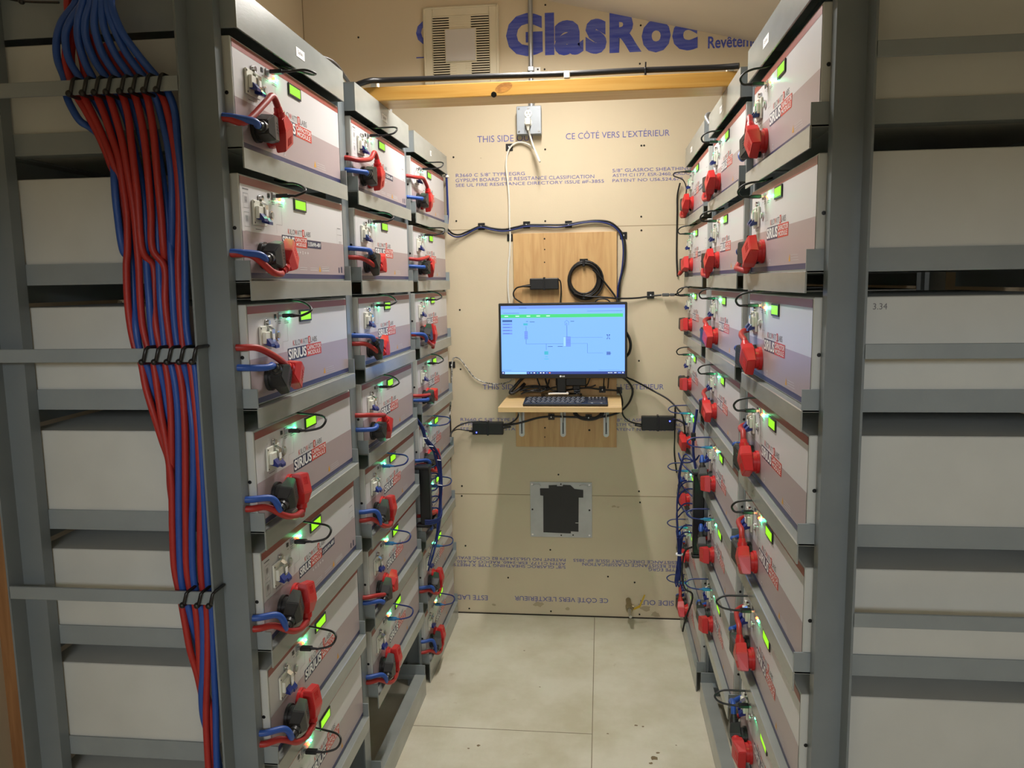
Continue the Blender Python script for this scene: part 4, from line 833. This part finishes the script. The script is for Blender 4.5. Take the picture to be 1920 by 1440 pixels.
# power adapters
def adapter(name, x, z, w_, h_, y, lb, led=None, band=0.0, tabs=True):
    t = empty(name, (x, y, z), label=lb, cat='power adapter')
    MB().bbox(-w_/2, w_/2, -.034, -.0005, -h_/2, h_/2, M_BLACK, .004, 2).build('body', t)
    MB().bbox(band-.004, band+.004, -.036, -.0002, -h_/2-.003, h_/2+.004, M_BLKC, .001).build('strap', t)
    if led: MB().sph((led[0], -.0345, led[1]), .0032, M_LEDB, 6).build('blue_light', t)
    return t
t = adapter('power_adapter', -.2515, 1.558, .128, .050, D-.0145, 'black power adapter strapped to the plywood board above the monitor')
MB().cyl((-.064, -.018, -.008), (-1, 0, -.05), .008, .035, M_BLKC, 12, r2=.004).build('strain_relief', t)
t = adapter('power_adapter', -.519, .903, .142, .058, D, 'black power adapter on the wall left of the shelf with a small blue light', led=(-.052, -.018))
MB().cyl((.071, -.018, .004), (1, 0, .1), .008, .035, M_BLKC, 12, r2=.004).cyl((-.071, -.018, -.016), (-1, 0, 0), .005, .018, M_BLKC, 10, r2=.003).build('strain_relief', t)
t = adapter('power_adapter', .251, .930, .146, .064, D, 'black power adapter on the wall right of the shelf with a bright blue light', led=(.052, .011))
MB().cyl((-.073, -.018, -.012), (-1, 0, .05), .008, .030, M_BLKC, 12, r2=.004).cyl((.073, -.018, .016), (1, 0, -.2), .006, .020, M_BLKC, 10, r2=.003).build('strain_relief', t)
for nm, r_, lb in (('adA_l', .0034, 'black cable from the left end of the adapter above the monitor'), ('adA_r', .003, 'black cable from the right end of the adapter above the monitor'),
                   ('mon_arc', .003, 'small cable arc peeking over the top edge of the monitor'), ('mon_side', .006, 'thick black cable loop bulging past the right edge of the monitor'),
                   ('r_cable1', .0040, 'black cable sloping from the monitor down to the right racks'), ('r_cable2', .0048, 'black cable curving from behind the monitor under the shelf'),
                   ('r_cable3', .0036, 'black cable dropping past the shelf end to the right adapter'), ('adR_out', .0036, 'black cable from the right adapter into the right racks'),
                   ('adL_1', .0026, 'thin black cable from the left adapter into the left racks'), ('adL_2', .0036, 'thicker black cable from the left adapter into the left racks'),
                   ('adL_3', .0036, 'black cable rising from the left adapter to the shelf')):
    MB().tube(PATHS[nm], r_, M_BLKC, 8, 6).build('cable', label=lb, cat='cable')
# cable lying on the shelf behind the keyboard
t = empty('cable_tangle', (0, 0, 0), label='tangle of black cables on the shelf behind the monitor stand', cat='cable')
for nm, r_ in (('under_mon1', .0075), ('under_mon2', .0034), ('under_mon3', .0038)):
    MB().tube([(x, y, max(z, 1.066)) for x, y, z in PATHS[nm]], r_, M_BLKC, 8, 5).build('cable', t)
b = MB()
for j in range(3):
    o = Vector((random.uniform(-.01, .01), random.uniform(-.01, .01), random.uniform(0, .01)))
    b.tube([Vector(p)+o for p in [(-.345, 3.46, 1.072), (-.30, 3.45, 1.088), (-.26, 3.46, 1.082), (-.235, 3.47, 1.095), (-.27, 3.475, 1.10), (-.32, 3.47, 1.095), (-.35, 3.465, 1.085)]], .0034, M_BLKC, 8, 4)
b.tube([(-.285, 3.49, 1.14), (-.270, 3.48, 1.105), (-.245, 3.47, 1.09), (-.22, 3.475, 1.10), (-.19, 3.48, 1.105)], .0034, M_BLKC, 8, 4)
b.tube([(-.05, 3.50, 1.14), (-.06, 3.50, 1.115), (-.07, 3.51, 1.10), (-.045, 3.51, 1.10), (-.025, 3.51, 1.108)], .003, M_BLKC, 8, 4)
b.tube([(.012, 3.52, 1.14), (.010, 3.525, 1.11), (.012, 3.53, 1.09)], .003, M_BLKC, 8, 4).tube([(.032, 3.52, 1.14), (.030, 3.525, 1.11), (.028, 3.53, 1.09)], .003, M_BLKC, 8, 4)
b.bbox(-.128, -.095, 3.515, 3.545, 1.085, 1.115, M_BLACK, .003)
b.build('loose_loops', t)
b = MB()      # braided thin cord
PB = PATHS['braid']
b.tube(PB, .0032, mat('braided_black_white_cord', (215, 212, 205), 0.6, rgb2=(30, 30, 30), scale=120), 8, 6)
b.build('braided_cord', label='thin black and white braided cord from the left racks to the monitor', cat='cord')
# coiled cable on the board
t = empty('coiled_cable', (-.077, D-.0145, 1.573), label='coil of black cable hanging on the plywood board', cat='cable')
b = MB()
for j in range(5):
    rr = .060+.0042*j; dz = random.uniform(-.004, .004); dy = -.008-.006*(j % 3)
    b.tube([(rr*1.0*math.cos(a_)+.002*j, dy, rr*1.08*math.sin(a_)+dz) for a_ in [2*PI*q/28 for q in range(29)]], .0042, M_BLKC, 8, 1, raw=True)
b.build('loops', t)
MB().bbox(-.006, .006, -.026, -.0002, .058, .088, M_BLACK, .002).bbox(-.018, .018, -.004, -.0002, .070, .092, M_BLACK, .001).build('tie', t)
MB().bbox(-.006, .006, -.026, -.0002, -.086, -.058, M_BLACK, .002).build('tie', t)
MB().tube([(x+.077, y-D+.0145, z-1.573) for x, y, z in PATHS['coil_tail']], .0040, M_BLKC, 8, 5).build('tail', t)
MB().tube([(x+.077, y-D+.0145, z-1.573) for x, y, z in PATHS['coil_tail2']], .0040, M_BLKC, 8, 5).bbox(.341, .372, -.030, -.012, -.078, -.064, mat('grey_ferrite', (86, 88, 90), .5), .003).bbox(.374, .397, -.030, -.012, -.077, -.065, mat('grey_ferrite', (86, 88, 90), .5), .003).build('tail', t)
for nm in ('coil_split1', 'coil_split2'):
    MB().tube([(x+.077, y-D+.0145, z-1.573) for x, y, z in PATHS[nm]], .0030, M_BLKC, 8, 5).build('tail', t)
b = MB()      # coil under the shelf
for j in range(3):
    b.tube([((.058+.005*j)*math.cos(a_), -.006-.005*j, (.034+.003*j)*math.sin(a_)) for a_ in [2*PI*q/24 for q in range(25)]], .0042, M_BLKC, 8, 1, raw=True)
o_ = b.build('coiled_cable', label='coil of black cable hanging from a clip under the shelf', cat='cable'); o_.location = (-.058, D-.020, .985)

# ------------------------------------------------------------------ monitor
t = empty('monitor', (-.167, 3.47, 1.0565), label='black desktop monitor with a bright blue screen on the wall shelf', cat='monitor')
SX0, SX1, SZ0, SZ1 = -.277, .277, .092, .420
MB().bbox(SX0, SX1, -.050, -.018, SZ0, SZ1, M_BLACK, .003).bbox(-.20, .20, -.018, .020, SZ0+.04, SZ1-.04, M_BLACK, .01, 2).build('bezel', t)
M_SCR = mat('lit_screen_blue', (118, 172, 255), .3, emit=0.98); sx0, sx1, sz0, sz1 = SX0+.010, SX1-.010, SZ0+.0195, SZ1-.011; ys = -.0503
b = MB().quad(sx0, sx1, sz0, sz1, ys, M_SCR)
W_, H_ = sx1-sx0, sz1-sz0
def sq(u0, u1, v0, v1, m_, l=1): b.quad(sx0+W_*u0, sx0+W_*u1, sz0+H_*(1-v1), sz0+H_*(1-v0), ys-.0002*l, m_)
ME = lambda n, c, e=.9: mat('lit_screen_'+n, c, .3, emit=e)
GRN, LNE, DKB, TEA, LTB, WHT, PRP, ORG = ME('green', (60, 205, 120)), ME('line', (48, 92, 160)), ME('taskbar', (38, 62, 140)), ME('teal', (60, 175, 200)), ME('light', (150, 205, 255)), ME('white', (225, 240, 255)), ME('lilac', (108, 146, 240)), ME('orange', (255, 130, 90))
sq(0, 1, 0, .045, PRP); sq(.0, .985, .125, .175, GRN)
for u0 in (.03, .12, .21, .29, .37): sq(u0, u0+.03, .145, .157, WHT, 2)
sq(.02, .15, .105, .110, LNE); sq(.70, .98, .085, .089, LNE); sq(.15, .21, .03, .036, LNE, 2)
sq(.012, .092, .205, .235, LNE);
for v in (.255, .300, .345, .390): sq(.012, .092, v, v+.026, PRP); sq(.018, .07, v+.010, v+.015, LNE, 2)
sq(.203, .2055, .30, .56, LNE); sq(.203, .51, .555, .5585, LNE); sq(.366, .3685, .555, .645, LNE)
sq(.192, .217, .37, .485, PRP, 2); sq(.192, .193, .37, .485, LNE, 3); sq(.216, .217, .37, .485, LNE, 3)
for v in (.37, .40, .43, .46, .4845): sq(.192, .217, v, v+.002, LNE, 3)
sq(.183, .218, .255, .285, TEA, 2); sq(.205, .222, .225, .232, LNE, 2); sq(.235, .275, .232, .240, LNE)
sq(.351, .384, .665, .715, TEA, 2); sq(.357, .378, .742, .750, TEA); sq(.350, .387, .775, .783, TEA)
sq(.534, .5375, .29, .455, LNE); sq(.506, .565, .455, .595, PRP, 2); sq(.506, .527, .455, .595, LTB, 3)
for v in (.455, .594): sq(.506, .565, v, v+.0025, LNE, 4)
for u_ in (.506, .564, .5265): sq(u_, u_+.001, .455, .596, LNE, 4)
for v in (.50, .52, .54, .56): sq(.53, .562, v, v+.002, LNE, 4)
sq(.565, .825, .466, .4685, LNE); sq(.565, .702, .553, .5555, LNE); sq(.700, .702, .553, .695, LNE); sq(.702, .825, .6925, .695, LNE)
sq(.381, .42, .592, .600, LNE); sq(.46, .50, .592, .600, LNE)
hx, hv = .535, .215           # little house outline
for (p, q_) in (((-.018, .03), (0, 0)), ((0, 0), (.018, .03)), ((-.015, .025), (-.015, .068)), ((.015, .025), (.015, .068)), ((-.015, .068), (.015, .068)), ((-.006, .05), (.0, .04)), ((-.006, .05), (-.006, .068)), ((.0, .04), (.002, .068))):
    a_ = (sx0+W_*(hx+p[0]), ys-.0008, sz0+H_*(1-hv-p[1])); c_ = (sx0+W_*(hx+q_[0]), ys-.0008, sz0+H_*(1-hv-q_[1])); b.tube([a_, c_], .0006, LNE, 4)
sq(.565, .595, .228, .236, LNE)
for dx, dv in ((-.009, 0), (.009, 0)): sq(.868+dx-.004, .868+dx+.004, .425, .440, DKB)
sq(.861, .864, .43, .49, LNE); sq(.872, .875, .43, .49, LNE); sq(.856, .880, .44, .443, LNE); sq(.855, .860, .48, .495, DKB); sq(.876, .881, .48, .495, DKB)
for u_ in (.855, .863, .871, .879): sq(u_, u_+.005, .675, .725, DKB)
sq(.855, .893, .697, .702, DKB)
sq(0, 1, .962, 1, DKB); sq(.025, .205, .966, 1, LTB, 2); sq(.006, .016, .973, .990, WHT, 3)
for u_, c_ in ((.212, PRP), (.236, LTB), (.262, WHT), (.288, TEA), (.314, WHT), (.338, WHT), (.364, PRP), (.388, ORG)): sq(u_, u_+.012, .974, .990, c_, 3)
for u_ in (.865, .878, .891, .915, .925): sq(u_, u_+.008, .976, .988, WHT, 3)
sq(.945, .970, .974, .990, PRP, 3); sq(.980, .990, .974, .990, WHT, 3); sq(.01, .08, .94, .944, LNE); sq(.79, .96, .94, .942, LNE)
b.build('screen', t)
MB().cyl((-.010, -.0502, .1015), (0, -1, 0), .0042, .0004, M_WHTTX, 16).text('LG', -.0035, .0085, .0985, .1045, -.0508, M_WHTTX, bold=.03).build('logo', t)
MB().bbox(-.030, .012, .0, .020, .02, .30, M_BLACK, .004).bbox(-.035, .10, .012, .040, .05, .10, M_BLACK, .004).build('neck', t)
b = MB(); n = 28; vs = [(-.01+.092*math.cos(2*PI*q/n), .030+.048*math.sin(2*PI*q/n)) for q in range(n)]
b.prism(vs, .001, .016, mat('gloss_black', (12, 12, 14), .08, coat=1.0), axis='z'); b.build('foot', t)
# bright reflection on the glossy foot, built as a slim white solid
o_ = MB().tube([(-.232, 3.445, 1.0770), (-.215, 3.452, 1.0772), (-.185, 3.455, 1.0772), (-.150, 3.455, 1.0772)], .0044, M_WHTTX, 10, 5).sph((-.149, 3.455, 1.0785), .0062, M_WHTTX, 8).build('glint', label='slim white stylus modelled as a solid between the keyboard and the monitor foot', cat='glint')
# shelf and brackets
o_ = MB().prism([(-.424, 3.195), (.082, 3.195), (.085, 3.52), (.075, 3.555), (-.415, 3.555), (-.424, 3.53)], 1.0365, 1.056, M_SHELFW, axis='z').build('wall_shelf', label='pale wooden shelf on brackets holding the keyboard and monitor', cat='shelf')
for x, wd in ((-.363, 'left'), (-.174, 'middle'), (.021, 'right')):
    t = empty('shelf_bracket', (x, D-.0145, .87), label='white metal shelf bracket under the shelf, the %s one of three' % wd, cat='bracket')
    M_BRK = mat('white_bracket_metal', (214, 216, 216), .4)
    ring = [(.0125*math.cos(PI+PI*q/10), .0125*math.sin(PI+PI*q/10)+.006) for q in range(11)]
    MB().prism(ring+[(.0125, .165), (-.0125, .165)], -.004, -.0003, M_BRK, axis='y').build('wall_leg', t)
    MB().prism([(-.0032, .012), (.0032, .012), (.0032, .150), (-.0032, .150)], -.0046, -.0040, mat('bracket_slot', (70, 74, 78), .5), axis='y').cyl((0, -.004, .012), (0, -1, 0), .0048, .002, mat('dull_screw', (120, 124, 128), .6), 12).build('slot', t)
    MB().box(-.0125, .0125, -.32, -.004, .1625, .1663, M_BRK).build('shelf_leg', t)
    MB().prism([(-.004, .06), (-.004, .162), (-.20, .162)], -.0012, .0012, M_BRK, axis='x').build('gusset', t)
# keyboard
t = empty('keyboard', (-.150, 3.222, 1.0565), label='slim black keyboard with a touchpad on the shelf', cat='keyboard'); t.rotation_euler = (math.radians(5), 0, 0)
MB().bbox(-.174, .176, 0, .128, 0, .011, mat('keyboard_black', (24, 25, 27), .4), .003, 2).build('case', t)
M_LABEL2 = mat('key_print', (150, 150, 155), .5); M_KEY = mat('key_black', (40, 41, 44), .45); b = MB(); gl = MB()
cw = .0205
for r_ in range(5):
    n = 12 if r_ else 5
    for c_ in range(n):
        x0 = -.168+c_*cw+(.004*r_ % .009)
        w_ = cw-.003
        if r_ == 0: x0, w_ = [(-.168, .026), (-.138, .018), (-.116, .125), (.013, .026), (.043, .026)][c_]
        y0 = .012+r_*.0222
        b.bbox(x0, x0+w_, y0, y0+.0185, .011, .0138, M_KEY, .0012)
        if not (r_ == 0 and c_ == 2):
            gl.box(x0+w_*.3, x0+w_*.3+.0035, y0+.008, y0+.0125, .0138, .0140, M_LABEL2)
b.build('keys', t); gl.build('key_letters', t)
MB().bbox(.094, .168, .018, .062, .011, .0122, mat('touchpad_grey', (58, 60, 64), .3), .001).build('touchpad', t)
b = MB()
for c_ in range(5): b.bbox(.094+c_*.0152, .106+c_*.0152, .078, .092, .011, .0135, M_KEY, .001); b.bbox(.094+c_*.0152, .106+c_*.0152, .100, .114, .011, .0135, M_KEY, .001); b.box(.098+c_*.0152, .1005+c_*.0152, .103, .111, .0135, .0138, M_WHTTX)
b.box(.108, .116, .014, .0165, .0111, .0118, M_WHTTX).box(.145, .153, .014, .0165, .0111, .0118, M_WHTTX)
b.build('media_keys', t)
# metal plate with black tape, low on the wall
t = wallthing('wall_plate', -.187, .517, label='square galvanised metal plate patched with black tape low on the wall', cat='metal plate')
M_PL = mat('plate_zinc', (190, 190, 190), .5, metal=.2, var=.08, scale=12)
MB().bbox(-.143, .143, -.004, -.0005, -.132, .131, M_PL, .0008).build('plate', t)
b = MB()
for sx in (-.133, .131):
    for sz in (-.12, 0, .12): b.cyl((sx, -.004, sz), (0, -1, 0), .0042, .0015, M_DARK if sz == 0 else M_CHROME, 10)
for (sx, sz) in ((0, .122), (.0, -.122), (.055, -.120)): b.cyl((sx, -.004, sz), (0, -1, 0), .0035, .0012, M_DARK, 8)
b.build('screws', t)
b = MB()
for sx in (-.112, .104): b.tube([(sx-.018, -.0045, .113), (sx-.010, -.008, .119), (sx+.010, -.008, .119), (sx+.018, -.0045, .113)], .0022, M_PL, 6, 3)
b.build('handles', t)
MT = mat('black_tape', (30, 31, 33), .38, var=.2, scale=8)
P_ = [(-.083, -.109), (.045, -.112), (.045, -.102), (.080, -.103), (.082, .060), (.103, .060), (.103, .096), (.062, .100), (.061, .102), (.044, .118), (.010, .119), (.008, .112), (-.018, .112), (-.018, .118), (-.056, .116), (-.056, .102), (-.097, .101), (-.096, .068), (-.082, .066)]
b = MB(); n = len(P_)
b.prism(P_, -.0062, -.0041, MT, axis='y').box(-.004, .004, -.0068, -.0062, .01, .07, M_BLACK).box(.066, .080, -.0066, -.0062, -.062, -.060, M_WHTTX)
b.build('tape', t)
# valve with yellow lever
t = empty('drain_valve', (.123, D, .088), label='small brass drain valve with a yellow lever near the floor', cat='valve')
M_BR = mat('dull_brass', (150, 136, 104), .4, metal=.7)
MB().cyl((0, 0, 0), (.03, -1, -.06), .012, .075, M_BR, 16).cyl((.002, -.060, -.004), (.03, -1, -.1), .017, .035, M_BR, 8).build('body', t)
MB().cyl((.003, -.095, -.008), (.05, -1, -.25), .011, .05, M_CHROME, 14, r2=.007).build('nozzle', t)
MB().cyl((.008, -.078, .0), (1, 0, .1), .008, .016, M_BR, 10).build('stem', t)
MB().prism([(.022, -.014), (.040, -.006), (.052, .0), (.074, .058), (.068, .060), (.046, .008), (.036, .002), (.020, -.006)], -.082, -.078, mat('yellow_lever', (196, 160, 40), .45), axis='y').build('lever', t)
# handwriting on a module side (right rack, third row)
b = MB().text('3.34', .0, .024, .0, .011, 0, M_GREYTX)
o_ = b.build('handwriting', MODPOS[('R', 1, 3)])
o_.rotation_euler = (0, 0, PI/2); o_.location = (.6141, .118, .180)

# the green status lights really shine: one tiny lamp at each
gl_ = bpy.data.lights.new('status_glow', 'POINT'); gl_.energy = 0.010; gl_.color = (0.1, 1.0, 0.45); gl_.shadow_soft_size = 0.004
for (side, i), n in NROW.items():
    for k in range(1, n+1):
        o_ = bpy.data.objects.new('status_glow', gl_); S.collection.objects.link(o_)
        o_.parent = MODPOS[(side, i, k)]; o_.location = (L0+.204, PF-.010, .171)
